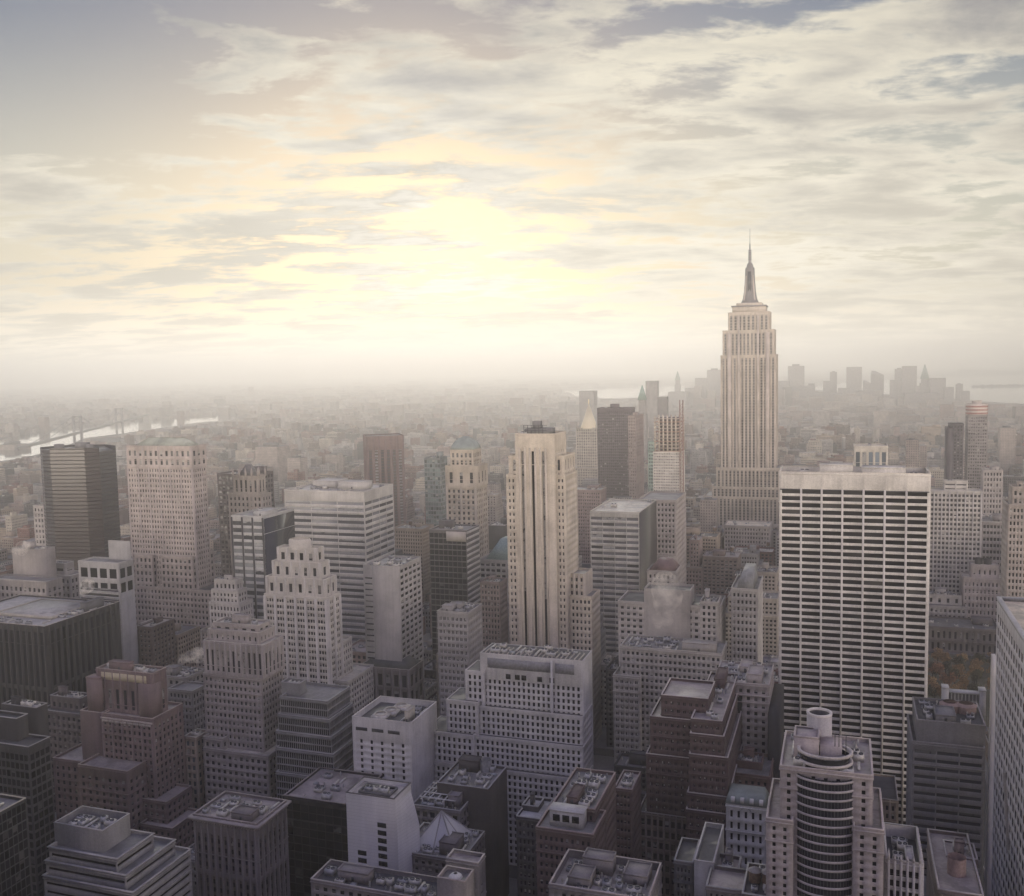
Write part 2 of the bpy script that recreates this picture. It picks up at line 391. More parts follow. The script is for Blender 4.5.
def water_tank(root, x, y, z, r=2.1, h=4.2, leg=3.0):
    off = root.location
    mb = MB(); mb.cyl(x, y, r, z + leg, z + leg + h, 18)
    for k in range(3): mb.cyl(x, y, r + 0.06, z + leg + h * (0.2 + 0.3 * k), z + leg + h * (0.2 + 0.3 * k) + 0.12, 18)
    tk = mb.build('water_tank', WOOD, root, off=off)
    MB().lathe(x, y, [(r + .25, z + leg + h), (r + .25, z + leg + h + .1), (0.05, z + leg + h + 1.5)], 18).build('tank_roof', TROOF, tk, off=off)
    lm = MB()
    for sx in (-1, 1):
        for sy in (-1, 1): lm.beam((x + sx*r*.7, y + sy*r*.7, z), (x + sx*r*.6, y + sy*r*.6, z + leg), .25)
    lm.box(x - r*.8, x + r*.8, y - r*.8, y + r*.8, z + leg - .25, z + leg - .01)
    lm.build('tank_stand', STEELM, tk, off=off)

def clutter(root, x0, x1, y0, y1, z, rng, wallm, n=4, bulk=1, tank=0.0, tall=1.0):
    off = root.location; W, D = x1 - x0, y1 - y0
    if off.y < 480 and n > 1: n = int(n * 1.8)
    if W < 5 or D < 5: return
    done = []
    def spot(w, d):
        for _ in range(12):
            x, y = rng.uniform(x0 + w/2 + .9, max(x0 + w/2 + .91, x1 - w/2 - .9)), rng.uniform(y0 + d/2 + .9, max(y0 + d/2 + .91, y1 - d/2 - .9))
            if all(abs(x - a) > (w + p)/2 + .3 or abs(y - b) > (d + q)/2 + .3 for a, b, p, q in done):
                done.append((x, y, w, d)); return x, y
        return None
    for _ in range(bulk):
        w, d, h = rng.uniform(.22, .42) * W, rng.uniform(.25, .45) * D, rng.uniform(3, 6.5) * tall
        s = spot(w, d)
        if s:
            mb = MB().box(s[0]-w/2, s[0]+w/2, s[1]-d/2, s[1]+d/2, z, z+h); mb.ring(s[0]-w/2-.15, s[0]+w/2+.15, s[1]-d/2-.15, s[1]+d/2+.15, z+h-.3, z+h+.35, .4)
            b = mb.build('bulkhead', wallm, root, off=off)
            MB().box(s[0]-.6, s[0]+.6, s[1]-d/2-.06, s[1]-d/2+.1, z+.05, z+2.2).build('door', STEELM, b, off=off)
    for _ in range(n):
        w, d, h = rng.uniform(2.0, 5.0), rng.uniform(1.8, 3.6), rng.uniform(1.2, 2.6)
        s = spot(w, d)
        if s:
            mb = MB().box(s[0]-w/2, s[0]+w/2, s[1]-d/2, s[1]+d/2, z+.3, z+h); mb.box(s[0]-w/2+.2, s[0]+w/2-.2, s[1]-d/2+.2, s[1]+d/2-.2, z, z+.3)
            u = mb.build('cooling_unit', rng.choice(UNITM), root, off=off)
            fm = MB(); nf = 2 if w > 3 else 1
            for k in range(nf): fm.lathe(s[0] + (k - (nf-1)/2) * w/nf, s[1], [(min(w/nf, d)*.38, z+h), (min(w/nf, d)*.42, z+h+.45), (min(w/nf, d)*.3, z+h+.35), (0, z+h+.2)], 12)
            fm.build('fan', FAN, u, off=off)
    for _ in range(n // 2):
        s = spot(1.2, rng.uniform(4, min(12, D * .6)))
        if s:
            l = done[-1][3]
            MB().box(s[0]-.4, s[0]+.4, s[1]-l/2, s[1]+l/2, z+.35, z+1.0).box(s[0]-.4, s[0]+.4, s[1]-l/2, s[1]-l/2+.8, z, z+.35).build('duct', UNITM[2], root, off=off)
    for _ in range(n):
        s = spot(.9, .9)
        if s: MB().cyl(s[0], s[1], .28, z, z+rng.uniform(.9, 2.2), 8).cyl(s[0], s[1], .45, z+.9, z+1.2, 8).build('vent_pipe', rng.choice(UNITM), root, off=off)
    if n > 3:
        s = spot(3.4, 2.2)
        if s: MB().frustum(s[0]-1.6, s[0]+1.6, s[1]-1, s[1]+1, z, s[0]-1.5, s[0]+1.5, s[1]-.08, s[1]+.08, z+1.1).build('roof_light', GLAZ, root, off=off)
        s = spot(2.2, 2.2)
        if s: MB().box(s[0]-1, s[0]+1, s[1]-1, s[1]+1, z, z+.7).box(s[0]-1.1, s[0]+1.1, s[1]-1.1, s[1]+1.1, z+.703, z+.85).build('roof_hatch', UNITM[1], root, off=off)
    if rng.random() < tank:
        s = spot(5, 5)
        if s: water_tank(root, s[0], s[1], z, rng.uniform(1.7, 2.4), rng.uniform(3.4, 4.6), rng.uniform(2.5, 5))

HEROES = []                                  # (root, ref phrase, px box, distance) for the filler's labels and clearances
def T(pl, pr, py, dy=0.0, far=None, dep=None, up=False, **st): return dict(pl=pl, pr=pr, py=py, dy=dy, far=far, dep=dep, up=up, st=st)

def tier_rect(t, Y):
    y0 = Y + t['dy']
    xa, za = at_y(t['pl'], t['py'], y0); xb, zb = at_y(t['pr'], t['py'], y0)
    z1 = (za + zb) / 2
    dep = t['dep']
    if dep is None:
        d = ray(t['far'], t['py'] - 6); X = xb if t['far'] > t['pr'] else xa
        yb = X / (d[0] / d[1]); dep = min(90.0, max(6.0, yb - y0))
    return [xa, xb, y0, y0 + dep, 0.0, z1]

def hero(name, label, ref, Y, tiers, wall, glass=None, roofc=(0.2, 0.19, 0.18), cop=None, vb=None, clut=(3, 1, 0.0), indiv=None, seed=1, style=None, cat='building', group=None, keep=True, wname='window'):
    rng = random.Random(seed); base = dict(fp=6.5, nx=8, ww=.5, wh=.55); base.update(style or {})
    wm = wall_mat(wall) if isinstance(wall, tuple) else wall
    gm = glass or glass_mat()
    R0 = tier_rect(tiers[0], Y); loc = Vector(((R0[0] + R0[1]) / 2, Y, 0))
    root = thing(name, label, cat, loc, group)
    W, RF, CP, wins, rects = MB(), MB(), MB(), [], []
    prev = None
    for t in tiers:
        R = tier_rect(t, Y); st = dict(base); st.update(t['st'])
        if 'zb' in st: R[4] = at_y((t['pl']+t['pr'])/2, st['zb'], Y + t['dy'])[1]
        if t['up'] and prev is not None:
            R[4] = prev[5] - 1.0
            R[0] = max(R[0], prev[0] + .1) if R[0] > prev[0] - 1.5 else R[0]; R[1] = min(R[1], prev[1] - .1) if R[1] < prev[1] + 1.5 else R[1]
            R[2] = max(R[2], prev[2] + .1); R[3] = min(R[3], prev[3] - .1)
        ppm = F_PX / math.hypot(R[2], (R[0] + R[1]) / 2) / 0.97
        st['bw'] = (R[1] - R[0] - 2 * st.get('m', .8)) / st['nx']; st['fh'] = st['fp'] / ppm
        for k in ('top', 'bot'):
            if k + 'p' in st: st[k] = st[k + 'p'] / ppm
        RF, CP = MB(), MB(); box_tier(W, RF, CP, wins, R, st); prev = R; rects.append((R, st))
        RF.build('roof', roof_mat(roofc), root, off=loc); CP.build('parapet', wall_mat(cop) if cop else wm, root, off=loc)
    W.build('wall', wm, root, off=loc)
    # windows: the ones that show largest are parts of their own, the rest one part
    if wins:
        allq = np.concatenate([w for w, _ in wins]); fc = np.concatenate([[f] * len(w) for w, f in wins])
        cen = allq.mean(1); size = np.linalg.norm(allq[:, 1] - allq[:, 0], axis=1) * np.linalg.norm(allq[:, 3] - allq[:, 0], axis=1)
        eye = np.array([0, 0, CAM_Z]); dv = eye - cen; dist = np.linalg.norm(dv, axis=1)
        nrm = np.array([[*FACES[f][1], 0.0] for f in fc]); cosv = (dv * nrm).sum(1) / dist
        pj = np.array([proj(c) for c in cen]); hh = np.linalg.norm(allq[:, 3] - allq[:, 0], axis=1) / dist * F_PX
        vis = (cosv > .03) & (pj[:, 0] > 0) & (pj[:, 0] < IW) & (pj[:, 1] > 0) & (pj[:, 1] < min(IH, vb or IH))
        # behind another block of the same building
        for R, st in rects:
            mid = (cen + nrm * .6 - eye)
            with np.errstate(divide='ignore', invalid='ignore'):
                lo = (np.array([R[0], R[2], R[4]]) + .3 - eye) / mid; hi = (np.array([R[1], R[3], R[5]]) - .3 - eye) / mid
            t0 = np.minimum(lo, hi).max(1); t1 = np.maximum(lo, hi).min(1)
            vis &= ~((t0 < t1) & (t0 < .999) & (t1 > 0))
        score = np.where(vis, size * cosv / dist ** 2, -1)
        lim = indiv if indiv is not None else (100 if (hh[vis].mean() if vis.any() else 0) > 2.2 else 0)
        order = np.argsort(-score)[:lim]; order = [i for i in order if score[i] > 0]
        cache = {}
        for i in order:
            a, f = allq[i], fc[i]; w_, h_ = np.linalg.norm(a[1] - a[0]), np.linalg.norm(a[3] - a[0]); key = (round(w_, 2), round(h_, 2))
            if key not in cache:
                o = MB().quads([[(-w_/2, 0, -h_/2), (w_/2, 0, -h_/2), (w_/2, 0, h_/2), (-w_/2, 0, h_/2)]]).build(wname, gm, root); cache[key] = o
            else:
                o = cache[key].copy(); COL.objects.link(o); o.parent = root
            o.location = Vector(cen[i]) - loc; o.rotation_euler = (0, 0, {'N': 0, 'W': math.pi/2, 'E': -math.pi/2, 'S': math.pi}[f])
        rest = np.setdiff1d(np.arange(len(allq)), order)
        if len(rest): MB().quads(allq[rest]).build('other_windows', gm, root, kind='stuff', off=loc, merge=False)
    Rt = rects[-1][0]
    if clut: clutter(root, Rt[0] + 1, Rt[1] - 1, Rt[2] + 1, Rt[3] - 1, Rt[5] - rects[-1][1].get('par', 1.1), rng, wm, *clut)
    if keep:
        pl = min(t['pl'] for t in tiers); pr = max(max(t['pr'], t['far'] or 0) for t in tiers); top = min(t['py'] for t in tiers)
        HEROES.append(dict(root=root, ref=ref, box=(pl, pr, top, vb or IH), Y=Y, rects=[r for r, _ in rects]))
    return root, [r for r, _ in rects]

# ------------------------------------------------------------------ the buildings one can tell apart
CREAM, WHITE, LIME = (.50, .45, .38), (.62, .60, .57), (.44, .40, .36)
GREYS, DGREY, CONC = (.33, .315, .31), (.16, .155, .155), (.36, .345, .335)
PINK, RED, BROWN, BRONZE, BLACK = (.20, .145, .142), (.115, .078, .076), (.13, .10, .09), (.045, .041, .040), (.022, .022, .025)
TAN = (.40, .34, .28)
LROOF, MROOF, DROOF, PROOF = (.46, .42, .36), (.19, .18, .175), (.075, .073, .075), (.30, .26, .245)
G0 = glass_mat(); GD = glass_mat((.008, .008, .011), .12, .07, (.12, .115, .115), spec=.12); GB = glass_mat((.05, .06, .075), .1, .15)
GL = glass_mat((.02, .02, .025), .18, .4, (.48, .46, .44)); GW = glass_mat((.26, .27, .28), .25, .3, (.5, .5, .5))
RNG = random.Random(77)

# --- nearest row, bottom left
hero('glass_office', 'black glass office slab cut off by the left edge, lowest dark roof there', 'the lowest black glass slab at the left edge', 250,
     [T(-95, -30, 822, far=27, nx=14, fp=9, ww=.86, wh=.86, m=.3, top=.8, rec=.08)], (.05, .05, .052), GD, MROOF, LROOF, clut=(2, 1, 0), seed=3)
hero('office_tower', 'near black office tower with a cluttered roof at the left edge', 'the near black tower at the left edge', 335,
     [T(-45, 28, 742, far=50, nx=16, fp=8.2, ww=.8, wh=.7, m=.5, top=3.5, rec=.12),
      T(-30, 16, 716, dy=6, dep=10, up=True, nx=4, kind='blank'), T(2, 36, 706, dy=20, dep=7, nx=4, kind='blank')],
     (.055, .052, .055), GD, DROOF, GREYS, clut=(5, 1, 0), seed=4)
r, rr = hero('stepped_office', 'grey ziggurat office with ribbon windows and a plain concrete roof box', 'the grey stepped ziggurat', 290,
     [T(44, 132, 884, dy=-8, far=192, nx=1, fp=9.0, ww=.99, wh=.42, m=.4, top=1.2, rec=1.0, cop=.5),
      T(46, 125, 868, dy=-6, far=176, nx=1, fp=9.0, ww=.99, wh=.42, m=.4, top=1.2, rec=1.0, cop=.5),
      T(49, 116, 853, dy=-4, far=154, nx=1, fp=9.0, ww=.99, wh=.42, m=.4, top=1.2, rec=1.0, cop=.5),
      T(54, 102, 827, far=130, nx=1, kind='blank', par=3.0)], (.27, .26, .265), GD, (.16, .155, .16), (.36, .34, .34), clut=(4, 0, 0), seed=5, wname='ribbon_window')
# --- pink brick tower
r, rr = hero('brick_tower', 'pink brick tower with stone trimmed penthouse and stepped wings', 'the pink brick tower', 400,
     [T(53, 84, 760, dy=-4, dep=30, nx=5, fp=7.4, ww=.45, wh=.55, topp=5), T(78, 127, 768, dy=-14, dep=26, nx=7, fp=7.4, ww=.45, wh=.5, topp=8),
      T(140, 172, 826, dy=-9, far=200, nx=5, fp=7.4, ww=.45, wh=.5), T(136, 166, 800, dy=-4, far=192, nx=5, fp=7.4, ww=.45, wh=.5),
      T(80, 104, 712, dy=1, dep=30, nx=3, fp=7.4, kind='blank'),
      T(101, 152, 716, dy=0, far=183, nx=10, fp=7.0, ww=.48, wh=.56, topp=6, pil=2, pd=.25, pw=.8),
      T(96, 152, 671, dy=5, far=166, nx=7, fp=36, ww=.42, wh=.75, topp=16, up=True, pil=1, pd=.3, pw=.7)],
     PINK, G0, PROOF, (.42, .35, .31), clut=(6, 1, 0), vb=800, seed=6)
x0, x1, y0, y1, z0, z1 = rr[-1]; off = r.location
MB().box(x0 + 3.5, x1 - 4, y0 - .22, y0 - .02, z1 - 5.6, z1 - 1.6).build('stone_panel', wall_mat((.52, .45, .32)), r, off=off)
x0, x1, y0, y1, z0, z1 = rr[5]
mb = MB()
for k in range(8): mb.box(x0 + .6 + k*(x1-x0-1.2)/8 + .3, x0 + .6 + (k+1)*(x1-x0-1.2)/8 - .3, y0 - .45, y0 - .02, z1 - 4.4, z1 - 3.2)
mb.box(x0, x1, y0 - .6, y0 - .02, z1 - 2.8, z1 - 1.9); mb.build('stone_cornice', wall_mat((.44, .38, .36)), r, off=off)
p0 = at_y(86, 677, 402); p1 = at_y(98, 677, 402)
MB().box(p0[0], p1[0], 402, 408, z1 - 1, p0[1]).ring(p0[0]-.2, p1[0]+.2, 401.8, 408.2, p0[1]-.6, p0[1]+.1, .5).build('corner_pylon', wall_mat(PINK), r, off=off)
p0 = at_y(138, 684, 403.5); p1 = at_y(153, 686, 403.5)
MB().box(p0[0], p1[0], 403.5, 410, z1 - 1, p0[1]).build('corner_pylon', wall_mat(PINK), r, off=off)
hero('apartment_block', 'small dark brick block tucked behind the left wing of the pink tower', 'the small dark block beside the pink tower', 425,
     [T(40, 82, 712, dep=18, nx=8, fp=7, ww=.5, wh=.5), T(50, 80, 697, dy=5, dep=9, up=True, nx=5, fp=7, topp=4)], (.13, .11, .11), GL, DROOF, GREYS, vb=757, seed=7)
hero('bronze_office', 'broad dark bronze office block with a pale slab on its roof', 'the broad dark bronze block', 500,
     [T(-60, 44, 622, far=120, nx=18, fp=46, ww=.6, wh=.93, topp=4, m=.6, rec=.7, pil=1, pd=.35, pw=.8, side=dict(m=4)),
      ], BRONZE, GD, (.34, .32, .31), (.50, .44, .38), clut=None, vb=700, seed=8)
r = HEROES[-1]['root']; R = HEROES[-1]['rects'][0]; MB().box(R[1]-62, R[1]-15, R[2]+21, R[3]-12, R[5]-1.05, R[5]+.5).build('roof_slab', roof_mat((.36, .345, .33)), r, off=r.location)
MB().ring(R[1]-64, R[1]-13, R[2]+19, R[3]-10, R[5]-1.08, R[5]+1.2, .8).build('roof_rail', wall_mat(LROOF), r, off=r.location)
clutter(r, R[0]+2, R[1]-2, R[2]+3, R[2]+17, R[5]-1.1, RNG, wall_mat(DGREY), 7, 0, 0); clutter(r, R[1]-14, R[1]-2, R[2]+24, R[3]-2, R[5]-1.1, RNG, wall_mat(DGREY), 6, 1, 0)

# --- cornice block and its neighbours
r, rr = hero('cornice_building', 'brown stone office block with a heavy bracketed cornice and pale roof', 'the block with the heavy bracketed cornice', 335,
     [T(193, 256, 819, far=287, nx=9, fp=44, ww=.44, wh=.88, topp=16, pil=1, pd=.3, pw=.6, rec=.6)], (.19, .165, .165), glass_mat((.03,.03,.036), .2, .25, (.3,.28,.27), 3.7, (.12,.1,.1)), PROOF, (.38, .33, .31), clut=(5, 1, 0), seed=9, wname='window_strip')
x0, x1, y0, y1, z0, z1 = rr[0]; off = r.location; mb = MB()
mb.ring(x0 - 1.6, x1 + 1.6, y0 - 1.6, y1 + 1.6, z1 - 1.6, z1 - .6, 1.7)
for k in range(26): mb.box(x0 + (x1-x0)*(k+.2)/26, x0 + (x1-x0)*(k+.6)/26, y0 - 1.0, y0 - .03, z1 - 2.6, z1 - 1.6)
for k in range(20): mb.box(x1 + .03, x1 + 1.0, y0 + (y1-y0)*(k+.2)/20, y0 + (y1-y0)*(k+.6)/20, z1 - 2.6, z1 - 1.6)
mb.build('cornice', wall_mat((.33, .29, .28)), r, off=off)
hero('podium_building', 'black glass podium under a flat pinkish roof beside the white tiled tower', 'the black glass podium', 385,
     [T(284, 349, 800, dep=34, nx=8, fp=9, ww=.94, wh=.9, m=.2, top=3, rec=.1)], (.03, .028, .03), GD, PROOF, (.36, .31, .29), clut=(3, 0, 0), seed=10)
hero('low_building', 'low pale roofed annexe behind the flat pinkish podium roof', 'the low pale roofed annexe', 425,
     [T(292, 320, 781, dep=22, nx=5, fp=7, ww=.5)], (.26, .24, .24), G0, LROOF, WHITE, clut=(3, 1, 0), vb=800, seed=11)

# --- white tiled tower with the sloped side
r, rr = hero('tiled_tower', 'white tiled tower with a few dark windows and one glazed sloping side', 'the white tiled tower', 335,
     [T(346, 394, 796, far=411, kind='blank', par=1.5)], wall_mat((.68, .66, .67), .6, .12, 1.45), None, (.42, .38, .35), (.12, .11, .11), clut=None, seed=12)
x0, x1, y0, y1, z0, z1 = rr[0]; off = r.location; W_ = x1 - x0
for cx, zs in ((.73, range(8)), (.30, range(4, 8))):
    for k in zs:
        MB().box(x0 + W_*(cx-.09), x0 + W_*(cx+.09), y0 - .06, y0 + .2, z1 - 12.6 - k*3.25, z1 - 10.6 - k*3.25).build('window', GD, r, off=off)
MB().ring(x0+3.5, x1-4, y0+4, y1-4, z1-1.4, z1-.3, .5).build('roof_curb', wall_mat(DGREY), r, off=off)
clutter(r, x0+4, x1-4.5, y0+4.5, y1-4.5, z1-1.5, RNG, wall_mat(DGREY), 5, 0, 0)
ye = y1 - .4; A, B_, C_, D_ = (x1+.02, y0+2, z1-3), (x1+.02, ye, z1-3), (x1+3.6, ye, z1-17), (x1+3.6, ye-1, z1-17)
mb = MB().quads([[A, B_, C_, D_], [A, D_, (x1+3.6, ye-1, 8), (x1+.02, y0+2, 8)], [D_, C_, (x1+3.6, ye, 8), (x1+3.6, ye-1, 8)], [B_, C_, (x1+3.6, ye, 8), (x1+.02, ye, 8)]])
mb.build('sloping_side', wall_mat((.68, .66, .67), .6, .12, 1.45), r, off=off)

# --- pyramid skylight house, the arched building behind, small pale blocks
r, rr = hero('skylight_building', 'low dark roofed building carrying a steep pale pyramid skylight', 'the pale pyramid skylight', 345,
     [T(398, 462, 856, dep=26, nx=9, fp=8, ww=.5), ], (.17, .15, .15), G0, MROOF, CONC, clut=(9, 1, 0), seed=13)
ax_, az_ = at_y(435.5, 809, 362); b0 = at_y(415, 846, 355); b1 = at_y(459, 844, 355); x0, x1, y0, y1, z0, z1 = rr[0]
bx, bz, hw = (b0[0]+b1[0])/2, z1 - 1.1, (b1[0]-b0[0])/2; yc = 345 + 26 - hw
mb = MB(); c4 = [(bx-hw, yc-hw, bz), (bx+hw, yc-hw, bz), (bx+hw, yc+hw, bz), (bx-hw, yc+hw, bz)]; ap = (bx, yc, az_)
for i in range(4): mb.tris([[c4[i], c4[(i+1) % 4], ap]])
py_ = mb.build('pyramid_skylight', wall_mat((.46, .44, .45), .45, .12), r, off=r.location)
mb = MB()
for i in range(4):
    mb.beam(c4[i], ap, .5); a, b = Vector(c4[i]), Vector(c4[(i+1) % 4]); mb.beam(a.lerp(b, .5), ap, .45)
mb.build('ridge_bar', wall_mat((.33, .31, .31)), py_, off=r.location)
r, rr = hero('arched_building', 'narrow old building with white steel frames on the roof, behind the pyramid', 'the narrow building with white roof frames', 385,
     [T(412, 460, 808, dep=26, nx=6, fp=9.5, ww=.62, wh=.62)], (.22, .20, .20), G0, DROOF, CONC, clut=(5, 1, 0), vb=850, seed=14)
x0, x1, y0, y1, z0, z1 = rr[0]; mb = MB()
for k in range(4): mb.box(x0 + 3 + k*3.6, x0 + 3.5 + k*3.6, y0 + 3, y1 - 4, z1 + 1.6, z1 + 2.1)
for k in range(4): mb.box(x0 + 2, x1 - 4, y0 + 4 + k*5, y0 + 4.5 + k*5, z1 + 2.1, z1 + 2.6)
for a in (x0+3.2, x0+14): [mb.box(a, a+.4, b, b+.4, z1-1.1, z1+1.6) for b in (y0+4, y1-5)]
mb.build('roof_frame', wall_mat(WHITE), r, off=r.location)
hero('brown_block', 'windowless dark brown block with round tanks on the roof, left of the white terraces', 'the windowless dark brown block', 395,
     [T(437, 488, 786, far=507, kind='blank')], (.10, .088, .085), None, MROOF, CONC, clut=(4, 1, 1.0), seed=15)
r = HEROES[-1]['root']; R = HEROES[-1]['rects'][0]
for k in range(2): MB().cyl(R[0]+10+k*6, R[2]+22, 2.8, R[5]-1.1, R[5]+4.2, 18).build('round_tank', UNITM[1], r, off=r.location)
r, rr = hero('pale_block', 'small beige block with a white dome on its sunken roof, bottom centre', 'the small beige block with the white dome', 286,
     [T(437, 465, 880, far=474, kind='blank', par=1.2)], (.30, .27, .265), None, MROOF, (.40, .34, .32), clut=None, seed=16)
x0, x1, y0, y1, z0, z1 = rr[0]
MB().lathe((x0+x1)/2, (y0+y1)/2, [(2.4, z1-1.2), (2.3, z1-.7), (1.6, z1-.1), (.7, z1+.25), (0, z1+.3)], 18).build('roof_dome', wall_mat(WHITE), r, off=r.location)
hero('pale_tower', 'slim beige stair tower directly behind the block with the white dome', 'the slim beige stair tower', 302,
     [T(446, 478, 861, far=485, nx=3, fp=9, ww=.3, wh=.3, top=8)], (.28, .255, .25), G0, PROOF, (.42, .38, .36), clut=(1, 1, 0), seed=17)
hero('flat_roofed_block', 'broad low block with a long parapet and a planted roof at the bottom edge', 'the broad low block at the bottom edge', 303,
     [T(311, 436, 890, dep=15, nx=14, fp=9, ww=.5, par=1.6)], (.27, .24, .235), G0, DROOF, (.44, .39, .36), clut=(6, 1, 0), seed=18)

# --- beige twin block towers left of centre
r, rr = hero('limestone_tower', 'grey beige tower with tall arcade windows under its stepped top', 'the grey beige tower with the arcaded top', 430,
     [T(203, 268, 752, dy=-6, far=291, nx=11, fp=7.8, ww=.55, wh=.5), T(203, 222, 738, dy=-5, dep=16, nx=3, fp=7.8),
      T(203, 261, 676, far=283, nx=13, fp=7.2, ww=.5, wh=.5, topp=2),
      T(203, 263, 643, dy=-.35, far=283.5, zb=676, nx=11, fp=24, ww=.42, wh=.8, topp=6, pil=1, pd=.3, pw=.7),
      T(206, 259, 631, dy=4, far=279, up=True, nx=9, fp=12, ww=.3, wh=.55), T(213, 258, 624, dy=7, far=270, up=True, nx=5, fp=10, ww=.5, wh=.5)],
     (.33, .295, .285), G0, LROOF, (.44, .40, .37), clut=(2, 1, 0), vb=780, seed=19)
hero('green_trimmed_house', 'narrow house with a tan side wall, wedged between the pink and arcaded towers', 'the narrow house with a tan side wall', 425,
     [T(184, 196, 737, far=209, nx=2, fp=8, ww=.6, wh=.6)], (.33, .27, .23), GB, MROOF, (.5, .46, .42), clut=(2, 0, 0), vb=785, seed=20)
hero('old_block', 'grey older block under the drifting steam, right of the pink tower top', 'the grey older block under the steam', 475,
     [T(168, 192, 690, far=208, nx=6, fp=7, ww=.5), T(150, 186, 676, dy=14, far=205, nx=6, fp=7)], (.24, .225, .22), G0, MROOF, CONC, clut=(5, 1, 0), vb=735, seed=21)
hero('glass_terraces', 'dark gridded glass office stepping out in ledges, with a white roof box', 'the gridded glass terraces', 425,
     [T(276, 336, 776, dy=-9, far=362, nx=26, fp=7.2, ww=.78, wh=.82, m=.3, top=1.4, rec=.3), T(276, 333, 751, dy=-6.5, far=358, nx=26, fp=7.2, ww=.78, wh=.82, m=.3, top=1.4, rec=.3),
      T(276, 331, 734, dy=-4, far=356, nx=26, fp=7.2, ww=.78, wh=.82, m=.3, top=1.4, rec=.3), T(278, 329, 717, dy=-2, far=353, nx=26, fp=7.2, ww=.78, wh=.82, m=.3, top=1.4, rec=.3),
      T(280, 327, 699, far=350, nx=24, fp=7.2, ww=.78, wh=.82, m=.3, top=1.4, rec=.3), T(281, 299, 683, dy=6, far=306, up=True, kind='blank')],
     (.22, .215, .22), GD, MROOF, (.36, .35, .35), clut=(2, 0, 0), vb=790, seed=22)
hero('setback_tower', 'white art deco tower with ribbed piers and stepped crown', 'the white art deco tower', 520,
     [T(318, 348, 680, dy=6, far=374, nx=6, fp=6.6, ww=.5), T(322, 336, 645, dy=8, far=352, nx=3, fp=6.6),
      T(264, 327, 596, far=340, nx=6, fp=6.4, ww=.78, wh=.52, grp=3, pil=1, pd=.8, pw=1.6, ptop=1.0),
      T(265, 325, 578, dy=2.5, far=337, up=True, nx=6, fp=13, ww=.34, wh=.55, pil=1, pd=.5, pw=1.2),
      T(272, 320, 562, dy=5, far=330, up=True, nx=5, fp=13, ww=.34, wh=.6, pil=1, pd=.5, pw=1.1), T(277, 316, 548, dy=7, far=325, up=True, nx=4, fp=11, ww=.4, wh=.6, pil=1, pd=.5, pw=1.3)],
     (.50, .465, .43), G0, LROOF, (.56, .52, .47), clut=None, vb=690, seed=23)
r = HEROES[-1]['root']; R = HEROES[-1]['rects'][-1]; cx, cy = (R[0]+R[1])/2, (R[2]+R[3])/2
MB().lathe(cx, cy, [(5.2, R[5]-1.1), (5.2, R[5]+4.2), (4.6, R[5]+5.4), (0, R[5]+5.8)], 20, sx=1.5).build('crown_drum', wall_mat((.52, .48, .44)), r, off=r.location)
hero('slim_office', 'slim office with pale glass front and black glass side', 'the slim pale and black glass office', 600,
     [T(231, 263, 516, far=294, nx=3, fp=7.0, ww=.82, wh=.6, topp=4, rec=.2, m=.4, side=dict(nx=3, bw=8.3, ww=.97, wh=.92, rec=.3))], (.44, .43, .42),
     glass_mat((.10, .105, .11), .2, .5, (.34, .34, .34)), MROOF, (.5, .48, .45), clut=(3, 1, 0), vb=625, seed=24, wname='window_band')
r = HEROES[-1]['root']; R = HEROES[-1]['rects'][-1]
fm = MB()
for k in (0, 1, 2, 3): c = R[0] + .5 + (R[1]-R[0]-1)*k/3; fm.box(c-.7, c+.7, R[2]-.3, R[2]-.02, 2, R[5]-1)
fm.build('dark_mullion', plain_mat('bronze_panel', (.05, .045, .042), .4), r, off=r.location)
MB().box(R[1] + .04, R[1] + .25, R[2] + 1.0, R[3] - .3, 2, R[5] - 2).build('side_curtain', plain_mat('bronze_glass', (.022, .022, .026), .15), r, off=r.location)
hero('ribbon_office', 'wide pale office slab with white ribbons of windows and plant on the roof', 'the wide pale ribbon windowed slab', 690,
     [T(284, 364, 491, far=393, nx=3, fp=6.35, ww=.985, wh=.50, m=.7, topp=9, rec=.35, side=dict(bw=14)), ], (.50, .475, .45), glass_mat((.10, .10, .11), .2, .3, (.4, .4, .4)), (.40, .37, .33), (.58, .54, .48), clut=(8, 2, 0), vb=640, seed=25, wname='ribbon_window')
hero('stepped_block', 'small stepped white block with a ziggurat top, left of the slim glass office', 'the small stepped white block', 570,
     [T(209, 240, 603, nx=9, dep=16, fp=7, pil=1, pd=.2), T(211, 238, 590, dy=3, dep=11, up=True, nx=7, fp=6.2), T(214, 236, 580, dy=5, dep=8, up=True, nx=5, fp=6)], (.44, .41, .39), G0, LROOF, None, clut=(1, 1, 0), vb=620, seed=26)
hero('blank_sided_block', 'block with a blank pale wall beside a glassy corner, below the wide slab', 'the block with the blank pale wall', 565,
     [T(363, 399, 566, far=421, kind='blank', side=dict(kind='w', nx=4, bw=7, fp=6, ww=.7, wh=.5))], (.42, .395, .385), G0, MROOF, (.45, .43, .40), clut=(7, 0, 0), vb=645, seed=27)
r = HEROES[-1]['root']; R = HEROES[-1]['rects'][-1]
for k in range(17): MB().box(R[0]+1.2, R[0]+6.6, R[2]-.05, R[2]+.1, R[5]-9-k*3.9, R[5]-8.1-k*3.9).build('slit_window', G0, r, off=r.location)
MB().box(R[0]+7.2, R[0]+7.5, R[2]-.2, R[2]-.01, 1, R[5]-.5).build('wall_joint', wall_mat((.3,.29,.28)), r, off=r.location)
